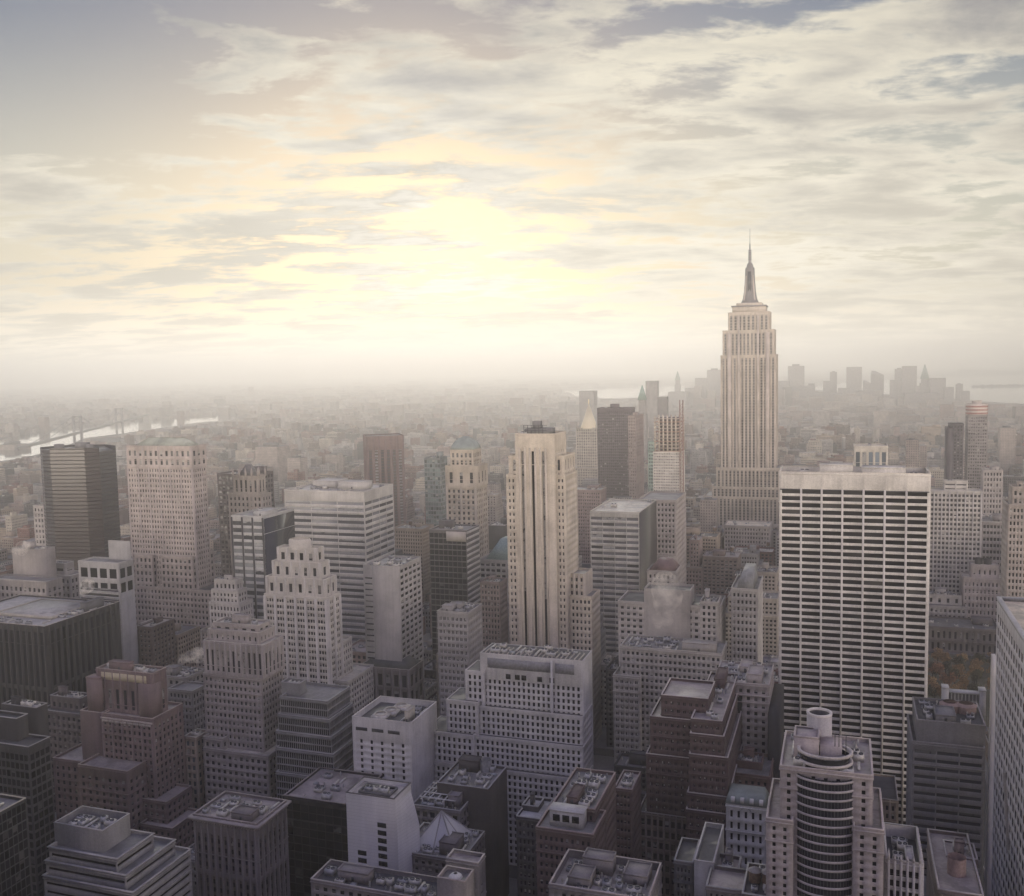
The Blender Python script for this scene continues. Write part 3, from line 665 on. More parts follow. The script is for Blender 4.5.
hero('club_house', 'dark club house with a pale top cornice and sloped roof', 'the dark club house', 560,
     [T(359, 409, 668, far=423, nx=6, fp=17, ww=.55, wh=.72, topp=4, pil=1, pd=.3, pw=.8)], (.20, .175, .165), G0, DROOF, (.42, .38, .34), clut=(3, 0, 0), vb=720, seed=28)
r = HEROES[-1]['root']; R = HEROES[-1]['rects'][-1]
MB().frustum(R[0]+1, R[1]-1, R[2]+1, R[3]-1, R[5]-.9, R[0]+7, R[1]-7, R[2]+6, R[3]-6, R[5]+5).build('hipped_roof', roof_mat((.075, .075, .078)), r, off=r.location)
MB().box(R[0]+9, R[1]-13, R[2]+7, R[2]+16, R[5]+4, R[5]+8).build('bulkhead', wall_mat(RED), r, off=r.location)

# --- far left
hero('beige_block', 'beige classical block with roof house at the far left edge', 'the beige classical block at the far left', 600,
     [T(-10, 46, 580, far=62, nx=12, fp=7, ww=.5, topp=5), T(12, 42, 549, dy=18, dep=14, nx=3, fp=14, kind='blank')], (.36, .325, .31), G0, MROOF, CONC, clut=(4, 1, 0), vb=605, seed=29)
hero('stone_block', 'grey stone block with a small white roof house, far left', 'the grey stone block at the far left', 640,
     [T(43, 70, 575, far=86, nx=6, fp=7, ww=.5), T(45, 65, 563, dy=5, dep=10, up=True, nx=2, fp=9, ww=.7, wh=.3)], (.36, .33, .32), G0, MROOF, WHITE, clut=(2, 0, 0), vb=600, seed=30)
hero('thin_tower', 'thin pale slab behind the black angular tower', 'the thin pale slab', 900, [T(33, 50, 506, dep=20, nx=5, fp=5, ww=.5)], (.42, .38, .36), G0, MROOF, None, clut=(1, 1, 0), vb=560, seed=31)
hero('square_windowed_block', 'pale concrete block with a few big square windows near its top', 'the pale block with big square windows', 590,
     [T(78, 118, 562, far=133, nx=4, fp=14, ww=.74, wh=.66, rows=2, top=3.0, kind='w'), T(108, 130, 541, dy=16, dep=9, up=True, kind='blank')], (.40, .385, .38), GD, MROOF, (.46, .44, .43), clut=(3, 0, 0), vb=620, seed=32, indiv=40)
r = HEROES[-1]['root']; R = HEROES[-1]['rects'][0]; bm_ = MB()
for k in range(9): bm_.box(R[0]-.25, R[1]+.25, R[2]-.25, R[2]-.02, R[5]-24-k*4.2, R[5]-22.6-k*4.2)
bm_.build('band_course', wall_mat((.40, .385, .38)), r, kind='stuff', off=r.location)
for k in range(9): MB().box(R[0]+1.2, R[1]-1.2, R[2]-.05, R[2]+.1, R[5]-22.5-k*4.2, R[5]-20.6-k*4.2).build('ribbon_window', G0, r, off=r.location)
# rotated black tower
def angular_tower():
    Y, X = 800.0, at_y(72, 447, 800)[0]; Z = at_y(79, 447, 800)[1]
    r = thing('angular_tower', 'black faceted glass tower with a ruddy face, far left', 'tower', (X, Y, 0))
    k = Z; h = 33.0
    pts = [(-37, -6), (-24, -16), (-10, -20), (27, -12), (37, -2), (37, 22), (12, 34), (-28, 26)]
    shell, gl = MB(), []
    cols = [plain_mat('smoked_glass', c, .2, 0, .15, .05) for c in ((.085, .08, .085), (.06, .056, .06), (.05, .036, .036))]
    for i in range(8):
        (ax, ay), (bx, by) = pts[i], pts[(i+1) % 8]; mb = MB(); top = k - (0, 1.5, 0, 0, 5, 0, 0, 0)[i]
        mb.quads([[(ax, ay, 0), (bx, by, 0), (bx, by, top), (ax, ay, top)]])
        f = mb.build('glass_face', cols[(0, 1, 2, 2, 1, 1, 1, 1)[i]], r)
        e = Vector((bx-ax, by-ay, 0)); nn = Vector((e.y, -e.x, 0)).normalized() * .07; lb = MB()
        for z in np.arange(4, top, 3.9):
            a, b = Vector((ax, ay, z)), Vector((bx, by, z)); up_ = Vector((0, 0, .9))
            lb.quads([[a+nn, b+nn, b+nn+up_, a+nn+up_], [a, b, b+nn, a+nn], [a+up_, b+up_, b+nn+up_, a+nn+up_]])
        lb.build('spandrel_bars', plain_mat('bronze_metal', (.06, .046, .046), .4, .3), f, kind='stuff')
    MB().quads([[(*pts[0], k-2), (*pts[1], k-2), (*pts[2], k-2), (*pts[3], k-2)], [(*pts[0], k-2), (*pts[3], k-2), (*pts[4], k-6), (*pts[7], k-2)], [(*pts[4], k-6), (*pts[5], k-6), (*pts[6], k-2), (*pts[7], k-2)]]).build('roof', roof_mat(DROOF), r)
    for a in ((-20, -4, 8, 6, 3), (0, 4, 12, 9, 4), (16, 2, 6, 5, 2.5)): MB().box(a[0], a[0]+a[2], a[1], a[1]+a[3], k-4, k+a[4]).build('bulkhead', wall_mat(DGREY), r)
    HEROES.append(dict(root=r, ref='the black faceted tower', box=(40, 120, 440, 565), Y=Y, rects=[[X-37, X+37, Y-20, Y+34, 0, k]]))
angular_tower()
hero('stone_tower', 'massive beige stone tower with a low green hipped roof, left', 'the massive beige stone tower', 690,
     [T(132, 212, 588, dy=-6, far=232, nx=22, fp=5.6, ww=.5, wh=.5), T(134, 152, 555, dy=-4, dep=25, nx=4, fp=6.3), T(160, 192, 556, dy=-4, far=214, nx=7, fp=6.3),
      T(127, 192, 467, dy=0, far=206, nx=24, fp=5.0, ww=.5, wh=.52, topp=1, pil=4, pd=.4, pw=1.3), T(126, 191, 446, dy=-.2, far=206, zb=467, nx=12, fp=9, ww=.45, wh=.6, topp=3, pil=3, pd=.3, pw=1)],
     (.42, .36, .33), G0, DROOF, (.36, .32, .30), clut=None, vb=620, seed=33)
r = HEROES[-1]['root']; R = HEROES[-1]['rects'][-1]
MB().frustum(R[0]+5, R[1]-3, R[2]+3, R[3]-2, R[5]-1, R[0]+16, R[1]-15, R[2]+12, R[3]-10, R[5]+6.5).build('copper_roof', plain_mat('copper', (.29, .31, .275), .7, 0, .3, .1), r, off=r.location)
hero('dark_slab', 'dark slab half hidden behind the gothic crowned tower', 'the dark slab behind the gothic crown', 800, [T(217, 256, 474, far=273, nx=10, fp=5, ww=.7, wh=.6)], (.12, .10, .10), G0, DROOF, None, clut=(1, 1, 0), vb=560, seed=34)
r, rr = hero('gothic_tower', 'beige tower with a spiky gothic crown', 'the tower with the spiky gothic crown', 740,
     [T(228, 262, 494, far=271, nx=8, fp=6, ww=.45, pil=1, pd=.4), T(233, 258, 476, dy=2, far=265, up=True, nx=5, fp=14, ww=.4, wh=.7, pil=1, pd=.5)], (.38, .33, .29), G0, MROOF, None, clut=None, vb=520, seed=35)
x0, x1, y0, y1, z0, z1 = rr[-1]; mb = MB(); cx, cy = (x0+x1)/2, (y0+y1)/2
mb.frustum(x0+3, x1-3, y0+3, y1-3, z1-1, cx-3, cx+3, cy-3, cy+3, z1+11)
MB().frustum(x0+3, x1-3, y0+3, y1-3, z1-1, cx-2, cx+2, cy-2, cy+2, z1+10).build('crown_roof', plain_mat('slate', (.14, .13, .13), .7), r, off=r.location)
for i in range(5):
    for j in (0, 1):
        px_, py_ = x0 + (x1-x0)*i/4, (y0, y1)[j]
        MB().box(px_-.7, px_+.7, py_-.7, py_+.7, z1-1, z1+4).frustum(px_-.7, px_+.7, py_-.7, py_+.7, z1+4, px_-.05, px_+.05, py_-.05, py_+.05, z1+8).build('pinnacle', wall_mat((.38, .33, .29)), r, off=r.location)

# --- centre left, mid distance
def brown_diag():
    Y = 1080.0; X, Z = at_y(383, 435, Y); r = thing('diagonal_tower', 'red brown tower turned at an angle to the grid with dark window strips', 'tower', (X, Y, 0), None, math.radians(33))
    wm = wall_mat((.20, .145, .135)); W, RF, CP, wn = MB(), MB(), MB(), []
    box_tier(W, RF, CP, wn, [-23, 23, -20, 20, 0, Z], dict(bw=7.4, fh=Z-24, ww=.5, wh=.985, top=16, bot=6, m=1.0, rec=.6, pil=1, pd=.3, pw=1.2))
    W.build('wall', wm, r); RF.build('roof', roof_mat(DROOF), r); CP.build('parapet', wm, r)
    g = glass_mat((.05, .05, .06), .15, .2, (.3, .3, .3), 3.7, (.10, .075, .07))
    for q, f in wn:
        for k in range(len(q)): MB().quads([q[k]]).build('window_strip', g, r)
    HEROES.append(dict(root=r, ref='the red brown angled tower', box=(361, 404, 432, 505), Y=Y, rects=[[X-26, X+26, Y-26, Y+26, 0, Z]]))
brown_diag()
hero('teal_glass_block', 'green tinted glass block left of the domed tower', 'the green glass block', 960, [T(424, 440, 458, far=447, nx=6, fp=4.5, ww=.9, wh=.7, m=.2)], (.22, .24, .235), glass_mat((.11, .135, .13), .15, .2), LROOF, None, clut=(2, 1, 0), vb=490, seed=36, wname='window_band')
r, rr = hero('domed_tower', 'beige masonry tower under a green hipped cap', 'the tower with the green cap', 840,
     [T(446, 476, 487, far=487, nx=6, fp=5.6, ww=.45, pil=3, pd=.4, pw=1.4), T(445, 477, 466, dy=-.4, far=487.5, zb=487, nx=3, fp=18, ww=.3, wh=.6, topp=3), T(450, 473, 450, dy=4, far=481, up=True, nx=5, fp=9, ww=.5, wh=.6)], (.44, .38, .31), G0, MROOF, None, clut=None, vb=530, seed=37)
x0, x1, y0, y1, z0, z1 = rr[-1]; cx, cy = (x0+x1)/2, (y0+y1)/2
cap = MB(); pr = [(1.0, 0), (.93, .25), (.75, .55), (.42, .82), (.15, .95)]
for (a, h0), (b, h1) in zip(pr[:-1], pr[1:]): cap.frustum(cx-(cx-x0)*a, cx+(x1-cx)*a, cy-(cy-y0)*a, cy+(y1-cy)*a, z1+h0*13, cx-(cx-x0)*b, cx+(x1-cx)*b, cy-(cy-y0)*b, cy+(y1-cy)*b, z1+h1*13)
cap.build('copper_cap', plain_mat('copper', (.255, .285, .255), .7, 0, .3, .1), r, off=r.location)
hero('dark_glass_block', 'dark glass block with white stripes down its right side', 'the dark block with the striped side', 700,
     [T(429, 466, 530, far=479, nx=8, fp=6, ww=.9, wh=.8, m=.2, rec=.1, topp=3, side=dict(bw=60, ww=1.0, wh=.55, m=.05, rec=.5))], (.13, .12, .12), GD, MROOF, (.40, .37, .34), clut=(2, 1, 0), vb=605, seed=38)
r = HEROES[-1]['root']; R = HEROES[-1]['rects'][-1]
sd = MB()
for z in np.arange(R[5]-118, R[5]-3, 4.6): sd.box(R[1]+.05, R[1]+.5, R[2]+.3, R[3]-.3, z, z+1.9)
sd.build('side_stripes', wall_mat((.52, .49, .46)), r, kind='stuff', off=r.location)
MB().box(R[0]+15, R[1]-.2, R[2]-.3, R[2]-.02, R[5]-9, R[5]-1).build('top_panel', wall_mat((.42, .38, .34)), r, off=r.location)
hero('grey_office', 'grey masonry office with rows of pale windows, left of the striped tan tower', 'the grey office left of the striped tan tower', 560,
     [T(437, 468, 612, far=482, nx=7, fp=7.2, ww=.62, wh=.5, grp=2, topp=4)], (.33, .31, .30), GL, MROOF, (.44, .41, .38), clut=(5, 2, .0), vb=690, seed=39)
hero('brown_house', 'brown block with a rounded dark roof behind the grey office', 'the brown block with a dark roof', 680, [T(480, 500, 582, far=507, nx=6, fp=6.2, ww=.5)], (.25, .20, .185), G0, DROOF, None, clut=(2, 1, 0), vb=640, seed=40)
hero('green_roofed_hall', 'pale block with a sloping green glass roof beside the tan tower', 'the pale block with a green sloping roof', 760, [T(479, 507, 560, dep=30, nx=5, fp=6, ww=.7, wh=.5)], (.44, .42, .40), G0, MROOF, None, clut=None, vb=580, seed=41)
r = HEROES[-1]['root']; R = HEROES[-1]['rects'][-1]
MB().frustum(R[0]+5, R[1]-1, R[2]+1, R[3]-1, R[5]-.9, R[0]+15, R[1]-3, R[2]+14, R[3]-2, R[5]+16).build('glass_roof', plain_mat('green_glass', (.22, .30, .28), .6), r, off=r.location)

# --- the striped tan tower in the centre and the white terraces in front of it
strip = glass_mat((.03, .028, .028), .2, .1, (.1, .1, .1), 3.6, (.06, .052, .048))
r, rr = hero('striped_tower', 'tall tan stone tower with three dark vertical strips up its front', 'the striped tan tower', 600,
     [T(566, 592, 596, dy=9, far=600, nx=6, fp=7.0, ww=.5, wh=.5), T(568, 585, 574, dy=12, far=592, nx=3, fp=7, ww=.4, pil=1, pd=.4, pw=1.2),
      T(506, 520, 475, dy=3.0, far=530, nx=3, fp=7.0, ww=.42, wh=.48, m=1.0), T(552, 565.5, 475, dy=3.0, far=577, nx=3, fp=7.0, ww=.42, wh=.48, m=1.0),
      T(508.5, 520, 456, dy=6.0, far=530, nx=1, fp=14, ww=.3, wh=.8), T(553, 564, 456, dy=6, far=575, nx=1, fp=14, ww=.3, wh=.8),
      T(515, 554.5, 434, dy=0, far=566, nx=3, fp=400, ww=.27, wh=.985, topp=16, bot=30, m=1.2, mr=4.6, rec=1.3, side=dict(bw=4, ww=.4, fh=4.4, wh=.5, rec=.4))],
     (.58, .51, .42), G0, MROOF, (.58, .51, .43), clut=(2, 0, 0), vb=655, seed=42, indiv=100)
x0, x1, y0, y1, z0, z1 = rr[-1]; off = r.location; Wd = x1 - x0
fl = MB()
for k in range(3):
    c = x0 + 1.2 + (Wd - 5.8) * (k + .5) / 3
    for e in (-1.9, 1.9): fl.box(c+e-.5, c+e+.5, y0 - .45, y0 - .03, 25, z1 - 9)
fl.build('pier', wall_mat((.58, .51, .42)), r, off=off)
fl = MB().box(x0 + 5, x1 - 6, y0 + 5, y1 - 6, z1 - 1, z1 + 3); fl.box(x0+10, x0+15, y0+7, y0+13, z1+3, z1+8)
fl.build('roof_plant', wall_mat(DGREY), r, off=off)
fl = MB()
for k in range(6): fl.box(x0+5+k*2.6, x0+5.3+k*2.6, y0+3, y0+3.3, z1-1, z1+5.5)
for z in (2, 3.7, 5.4): fl.box(x0+5, x1-6, y0+3, y0+3.3, z1+z, z1+z+.25)
fl.build('roof_railing', STEELM, r, off=off)
WT = (.55, .53, .525)
tiers = [T(424, 583.5, 770, dy=-9, far=593, nx=30, fp=7.0), T(424, 474, 733, dy=-7.5, dep=22, nx=9, fp=7.0), T(473, 583.3, 741, dy=-6, far=593, nx=21, fp=7.0),
         T(446, 478, 701, dy=-4.5, dep=20, nx=6, fp=7.0), T(474, 583, 711, dy=-3, far=592.5, nx=21, fp=7.0), T(465, 484, 671, dy=-1.5, dep=18, nx=3, fp=7.0),
         T(480, 582.7, 657, dy=0, far=592, nx=20, fp=7.0, topp=27, side=dict(kind='blank'))]
for t in tiers: t['st'].update(ww=.52, wh=.66, m=1.2, rec=.6, par=.25, cop=.02, coph=.12, belts=False); t['st'].setdefault('top', 1.6)
r, rr = hero('white_terraces', 'broad white office building stepping up in window terraces before the tan tower', 'the broad white terraces', 455, tiers, WT, GD, DROOF, (.60, .56, .54), clut=(5, 0, 0), vb=800, seed=43)
x0, x1, y0, y1, z0, z1 = rr[-1]; off = r.location
MB().box(x0+4, x1-17, y0-.08, y0+.1, z1-7.4, z1-2.2).build('louvre_panel', plain_mat('louvre', (.23, .225, .24), .6), r, off=off)
MB().box(x1-14.5, x1-4.5, y0-.08, y0+.1, z1-7.4, z1-2.2).build('louvre_panel', plain_mat('louvre', (.23, .225, .24), .6), r, off=off)
for a in (14, 19, 22.5, 31, 37.5): MB().box(x0+a, x0+a+2.6, y0-.06, y0+.1, z1-12.6, z1-10).build('window', GD, r, off=off)
MB().box(x1-16.4, x1-15.6, y0-1.9, y0-.02, 20, z1-1).build('joint_pier', wall_mat(WT), r, off=off)
sc_ = MB()
for k in range(22): sc_.box(x0+2+k*2.4, x0+2.5+k*2.4, y0+2, y0+13, z1-.7, z1+.25)
sc_.build('roof_grille', wall_mat(LROOF), r, off=off)

hero('white_cube', 'white windowless fronted block with big cooling fans in its sunken roof', 'the white block with roof fans', 420,
     [T(352, 411, 720, far=437, nx=5, fp=6.8, ww=.26, wh=.6, top=10.5, m=2, belts=False, par=3.0, side=dict(kind='blank'))], (.60, .575, .565), GD, DROOF, (.66, .62, .58), clut=None, vb=795, seed=44)
r = HEROES[-1]['root']; R = HEROES[-1]['rects'][-1]
for i, (a, b) in enumerate(((.35, .3), (.42, .52), (.5, .74))):
    cx, cy = R[0] + (R[1]-R[0])*a, R[2] + (R[3]-R[2])*b
    u = MB().box(cx-4, cx+4, cy-3.6, cy+3.6, R[5]-2.9, R[5]-.9).build('cooling_unit', UNITM[2], r, off=r.location)
    MB().lathe(cx, cy, [(3.0, R[5]-.9), (3.3, R[5]-.1), (2.6, R[5]-.2), (0, R[5]-.6)], 18).build('fan', wall_mat((.55, .5, .44)), u, off=r.location)
clutter(r, R[0]+(R[1]-R[0])*.68, R[1]-2, R[2]+4, R[3]-2, R[5]-3, RNG, wall_mat(LROOF), 4, 1, 0)
for k in range(3): MB().box(R[0]+2+k*9, R[0]+8.5+k*9, R[2]-.06, R[2]+.1, R[5]-6.6, R[5]-4.9).build('louvre', STEELM, r, off=r.location)

# --- brown brick foreground, bottom centre
r, rr = hero('brick_block', 'brown brick block whose roof holds a little white penthouse with three windows', 'the brown brick block with the white penthouse', 338,
     [T(536, 593, 831, dy=-12, dep=20, nx=10, fp=10, ww=.5, wh=.5, topp=6), T(552, 595, 807, dy=0, far=616, nx=8, fp=10, ww=.5, wh=.5)], (.15, .108, .102), GL, MROOF, (.36, .28, .26), clut=(8, 1, 0), seed=45)
x0, x1, y0, y1, z0, z1 = rr[0]; a = at_y(550, 829, 331)[0]; b = at_y(583, 829, 331)[0]
ph = MB().box(a, b, 331, 336.5, z1-1.1, z1+4.8).box(a-.4, b+.4, 330.6, 337.0, z1+4.85, z1+5.3).build('penthouse', wall_mat((.50, .48, .47)), r, off=r.location)
for k in range(3): MB().box(a+1.2+k*3.7, a+3.9+k*3.7, 330.93, 331.2, z1+.9, z1+3.5).build('window', GD, ph, off=r.location)
hero('brick_annexe', 'narrow brown brick annexe with a pinkish roof, right of the white penthouse', 'the narrow brick annexe', 392, [T(614, 632, 789, far=641, nx=4, fp=9, ww=.6, wh=.35)], (.15, .105, .10), GL, PROOF, (.34, .28, .26), clut=(3, 0, 0), seed=46)
hero('white_roofed_shed', 'dark slim building with a white plant room on top, left of the brick block', 'the dark slim building with a white roof room', 372, [T(516, 540, 818, dep=20, nx=5, fp=9, ww=.5), T(519, 538, 806, dy=8, dep=9, up=True, kind='blank')], (.085, .08, .083), G0, (.40, .39, .38), CONC, clut=(2, 1, 0), seed=47)
hero('parapet_building', 'flat roofed building ringed by a high parapet, bottom centre right', 'the building with a high parapet ring', 292, [T(549, 648, 892, dep=24, nx=11, fp=10, ww=.45, par=2.6)], (.25, .225, .22), G0, (.30, .27, .255), (.44, .38, .36), clut=(12, 3, 0), seed=48)
hero('brown_lofts', 'low brown loft building between the brick annexe and red brick pair', 'the low brown loft building', 420, [T(638, 690, 815, dep=30, nx=8, fp=13, ww=.6, wh=.55, pil=1, pd=.25, pw=.6)], (.17, .135, .125), G0, DROOF, (.26, .235, .23), clut=(6, 1, .0), seed=49)
hero('white_sided_house', 'small house with a bright blank white end wall, near the bottom edge', 'the small house with a white end wall', 318, [T(694, 714, 862, far=724, kind='blank', par=1.4)], (.46, .45, .45), None, DROOF, (.5, .47, .45), clut=(4, 1, 0), seed=50)
hero('grey_house', 'small dark grey house left of the white end wall', 'the small dark grey house', 330, [T(674, 693, 862, far=700, nx=4, fp=9, ww=.5)], (.15, .145, .15), G0, DROOF, CONC, clut=(3, 1, 0), seed=51)
hero('tank_house', 'low house with two wooden water tanks on the roof beside the round tower', 'the low house with two water tanks', 300, [T(742, 784, 897, far=779, dep=20, nx=5, fp=9, ww=.4)], (.17, .14, .135), G0, DROOF, CONC, clut=(2, 0, 0), seed=52)
r = HEROES[-1]['root']; R = HEROES[-1]['rects'][-1]
for px in (755, 768): water_tank(r, at_y(px, 885, 310)[0], 310, R[5]-1.1, 2.0, 3.6, .6)
hero('low_roofs', 'low building with tan and grey roof patches at the bottom edge', 'the low building with patchy roofs', 305, [T(706, 744, 889, dep=14, nx=6, fp=9, ww=.4), T(712, 738, 872, dy=17, dep=12, nx=4, fp=9)], (.21, .19, .19), G0, PROOF, CONC, clut=(4, 1, 0), seed=53)
tl = dict(ww=.5, wh=.42, grp=2)
r, rr = hero('red_brick_pair', 'red brown brick building of two tall wings with white ledges', 'the red brick pair', 415,
     [T(646, 706, 757, dy=7, dep=30, nx=9, fp=8.4, **tl), T(650, 706.5, 719, dy=9, dep=28, nx=9, fp=8.4, **tl), T(661, 708, 697, dy=11, dep=25, nx=7, fp=8.4, **tl),
      T(686, 729, 812, dy=-8, far=745, nx=6, fp=8.4, **tl), T(687, 728.5, 795, dy=-6, far=744, nx=6, fp=8.4, **tl), T(689, 728, 756, dy=-4, far=742, nx=6, fp=8.4, **tl), T(690, 724, 735, dy=-2, far=739, nx=5, fp=8.4, **tl), T(691, 722, 720, dy=0, far=738, nx=5, fp=8.4, **tl)],
     RED, GL, PROOF, (.50, .44, .41), clut=(3, 1, 0), vb=830, seed=54)
hero('copper_roofed_house', 'white fronted house with a green copper mansard and an arched window', 'the white house with the green mansard', 402, [T(726, 766, 806, dep=14, nx=5, fp=12, ww=.34, wh=.6)], (.60, .59, .57), GD, MROOF, None, clut=None, vb=850, seed=55)
r = HEROES[-1]['root']; R = HEROES[-1]['rects'][-1]; cu = plain_mat('copper', (.255, .285, .255), .7, 0, .3, .1)
MB().frustum(R[0]-.3, R[1]+.3, R[2]-.3, R[3]+.3, R[5]+.32, R[0]+1.2, R[1]-1.2, R[2]+2.2, R[3]-2, R[5]+4.0).build('mansard_roof', cu, r, off=r.location)
for k in range(4): MB().box(R[0]+2+k*3.9, R[0]+3.6+k*3.9, R[2]-.1, R[2]+2, R[5]+.9, R[5]+2.9).build('dormer', wall_mat(WHITE), r, off=r.location)
cx = (R[0]+R[1])/2; ar = MB().lathe(0, 0, [(0, 0), (2.6, 0), (2.6, .3), (0, .3)], 12, 0, math.pi).build('arched_window', GD, r)
ar.location = Vector((cx, R[2]-.06, R[5]-3.6)) - r.location; ar.rotation_euler = (math.pi/2, 0, 0)
hero('brick_club', 'plain brown brick building with a roof tank behind the green mansard house', 'the plain brick building with a roof tank', 436, [T(729, 770, 775, dep=26, nx=6, fp=9, ww=.4, wh=.4), T(733, 762, 762, dy=9, dep=12, up=True, kind='blank')], (.19, .125, .11), G0, MROOF, None, clut=(3, 1, 1), vb=800, seed=56)
r, rr = hero('beige_arch_block', 'beige block with one tall arch bay, left of the gridded white slab', 'the beige block with a tall arch bay', 470,
     [T(713, 769, 683, dep=34, nx=7, fp=7.6, ww=.42, wh=.5, topp=4)], (.40, .355, .335), G0, (.36, .34, .32), (.48, .43, .40), clut=(8, 2, 0), vb=760, seed=57)
x0, x1, y0, y1, z0, z1 = rr[0]
MB().box(x0+9, x0+14, y0-.1, y0+.1, 60, z1-7).build('tall_window', GD, r, off=r.location); MB().box(x0-.5, x1+.5, y0-.6, y0-.02, z1-6.2, z1-5.4).build('cornice', wall_mat((.46, .41, .39)), r, off=r.location)
MB().box(x1+.3, x1+5.2, y0-12, y1, 0, z1-10).build('gap_shade_block', wall_mat((.04, .038, .04)), r, off=r.location)  # dark gap beside the block: its shade painted as a near-black box

# --- grey beige blocks behind
hero('hotel_block', 'grey beige block of many small windows with roof terraces', 'the grey beige many windowed block', 530, [T(613, 640, 676, dy=-4, dep=24, nx=5, fp=7.0, ww=.6, wh=.45, grp=2), T(620, 722, 650, far=727, nx=21, fp=7.0, ww=.55, wh=.48)], (.39, .36, .335), GL, MROOF, (.46, .43, .39), clut=(14, 1, 0), vb=735, seed=58)
hero('white_stepped_block', 'pale stepped block with a large blank wall and steam before it', 'the pale block with the blank upper wall', 590, [T(618, 720, 604, dep=30, nx=16, fp=6.6, ww=.5, wh=.45, top=2), T(644, 690, 590, dy=-1, dep=18, kind='blank'), T(700, 718, 602, dy=-2, dep=16, nx=3, fp=6.6)], (.48, .44, .41), G0, DROOF, None, clut=(5, 1, 0), vb=645, seed=59)
hero('brown_capped_block', 'pale block with a dark red hipped roof behind the blank wall', 'the pale block with a dark red roof', 650, [T(647, 676, 571, dep=24, nx=6, fp=7, ww=.45)], (.42, .38, .355), G0, MROOF, None, clut=None, vb=590, seed=60)
r = HEROES[-1]['root']; R = HEROES[-1]['rects'][-1]
MB().frustum(R[0]+.6, R[1]-.6, R[2]+.6, R[3]-.6, R[5]-.8, R[0]+6, R[1]-5, R[2]+8, R[3]-6, R[5]+6).build('hipped_roof', roof_mat((.16, .10, .095)), r, off=r.location)
hero('slim_white_tower', 'slim white tower with regular windows and a steep little roof', 'the slim white tower', 600, [T(731, 758, 589, far=763, nx=6, fp=7.2, ww=.5, wh=.5, topp=3)], (.46, .43, .41), G0, MROOF, None, clut=None, vb=650, seed=61)
r = HEROES[-1]['root']; R = HEROES[-1]['rects'][-1]
MB().frustum(R[0]+3, R[1]-3, R[2]+.4, R[3]-.5, R[5]-1, R[0]+6, R[1]-4, R[2]+5, R[3]-3, R[5]+9).build('slate_roof', roof_mat((.22, .22, .22)), r, off=r.location)
hero('bowed_office', 'pale ribbon windowed office slab with a dark blank side', 'the ribbon windowed slab with a dark side', 700, [T(590, 639, 512, far=656, nx=4, fp=6.1, ww=.97, wh=.52, topp=4, m=.5, rec=.4, side=dict(kind='blank'))], (.47, .45, .425), glass_mat((.09, .09, .10), .2, .3, (.38, .38, .38)), (.48, .44, .36), (.56, .52, .44), clut=(2, 0, 0), vb=600, seed=62, wname='ribbon_window')
r = HEROES[-1]['root']; R = HEROES[-1]['rects'][-1]
MB().box(R[1]+.04, R[1]+.5, R[2]+.2, R[3]-.2, 1, R[5]-.4).build('dark_side', plain_mat('bronze_panel', (.05, .045, .042), .4), r, off=r.location)
hero('column_fronted_tower', 'grey tower with tall pilasters and an attic of small windows', 'the grey pilastered tower', 800, [T(638, 676, 500, far=686, nx=10, fp=5.4, ww=.5, wh=.5), T(646, 675, 556, dy=-1, far=684, nx=5, fp=60, ww=.42, wh=.93, pil=1, pd=.4)], (.36, .32, .30), G0, MROOF, None, clut=(3, 1, 0), vb=565, seed=63)
r, rr = hero('unfinished_tower', 'white tower with an open concrete frame of bare floors at the top', 'the unfinished white tower', 1000,
     [T(653, 681, 452, dep=26, nx=16, fp=2.9, ww=.6, wh=.5, m=.4, top=.5, par=.2), ], (.60, .56, .50), glass_mat((.16, .15, .14), .25, .3, (.5, .5, .5)), CONC, None, clut=None, vb=490, seed=64)
x0, x1, y0, y1, z0, z1 = rr[0]; zt = at_y(667, 416, 1000)[1]; fr = MB()
for k in range(7): fr.box(x0+2+k*(x1-x0-3)/6-.7, x0+2+k*(x1-x0-3)/6+.7, y0+.5, y0+2.4, z1-.1, zt); fr.box(x0+2+k*(x1-x0-3)/6-.7, x0+2+k*(x1-x0-3)/6+.7, y1-2.4, y1-.5, z1-.1, zt)
fr.build('concrete_column', wall_mat((.52, .46, .38)), r, off=r.location)
for i, z in enumerate(np.arange(z1+.1, zt+.1, (zt-z1)/11)):
    MB().box(x0+.8, x1-.3, y0+.2, y1, z, z+.7).build('floor_slab', wall_mat((.44, .37, .32) if i % 3 else (.42, .29, .23)), r, off=r.location)
MB().box(x0+5, x1-5, y0+8, y1-5, z1, zt-2).build('lift_core', wall_mat((.16, .14, .14)), r, off=r.location)
hx = at_y(681.5, 460, 1000)[0]; hz = at_y(680, 400, 1000)[1]; ho = thing('hoist_mast', 'thin red construction hoist mast on the unfinished tower', 'hoist', (hx, 1001, 0)); mb = MB()
for a in (-1.6, 1.6):
    for b in (-1.6, 1.6): mb.box(hx+a-.25, hx+a+.25, 1001+b-.25, 1001+b+.25, 0, hz)
ho_l = MB()
for z in np.arange(2, hz-4, 4.0): ho_l.beam((hx-1.6, 999.4, z), (hx+1.6, 999.4, z+4), .3); ho_l.box(hx-1.6, hx+1.6, 999.3, 999.5, z, z+.3)
mb.build('mast_post', plain_mat('red_paint', (.26, .15, .12), .6), ho, off=ho.location); ho_l.build('lattice', plain_mat('red_paint', (.26, .15, .12), .6), ho, off=ho.location)
MB().box(hx-2.4, hx+2.4, 1003, 1005.6, 60, 66).build('cab', plain_mat('red_paint', (.26, .15, .12), .6), ho, off=ho.location)
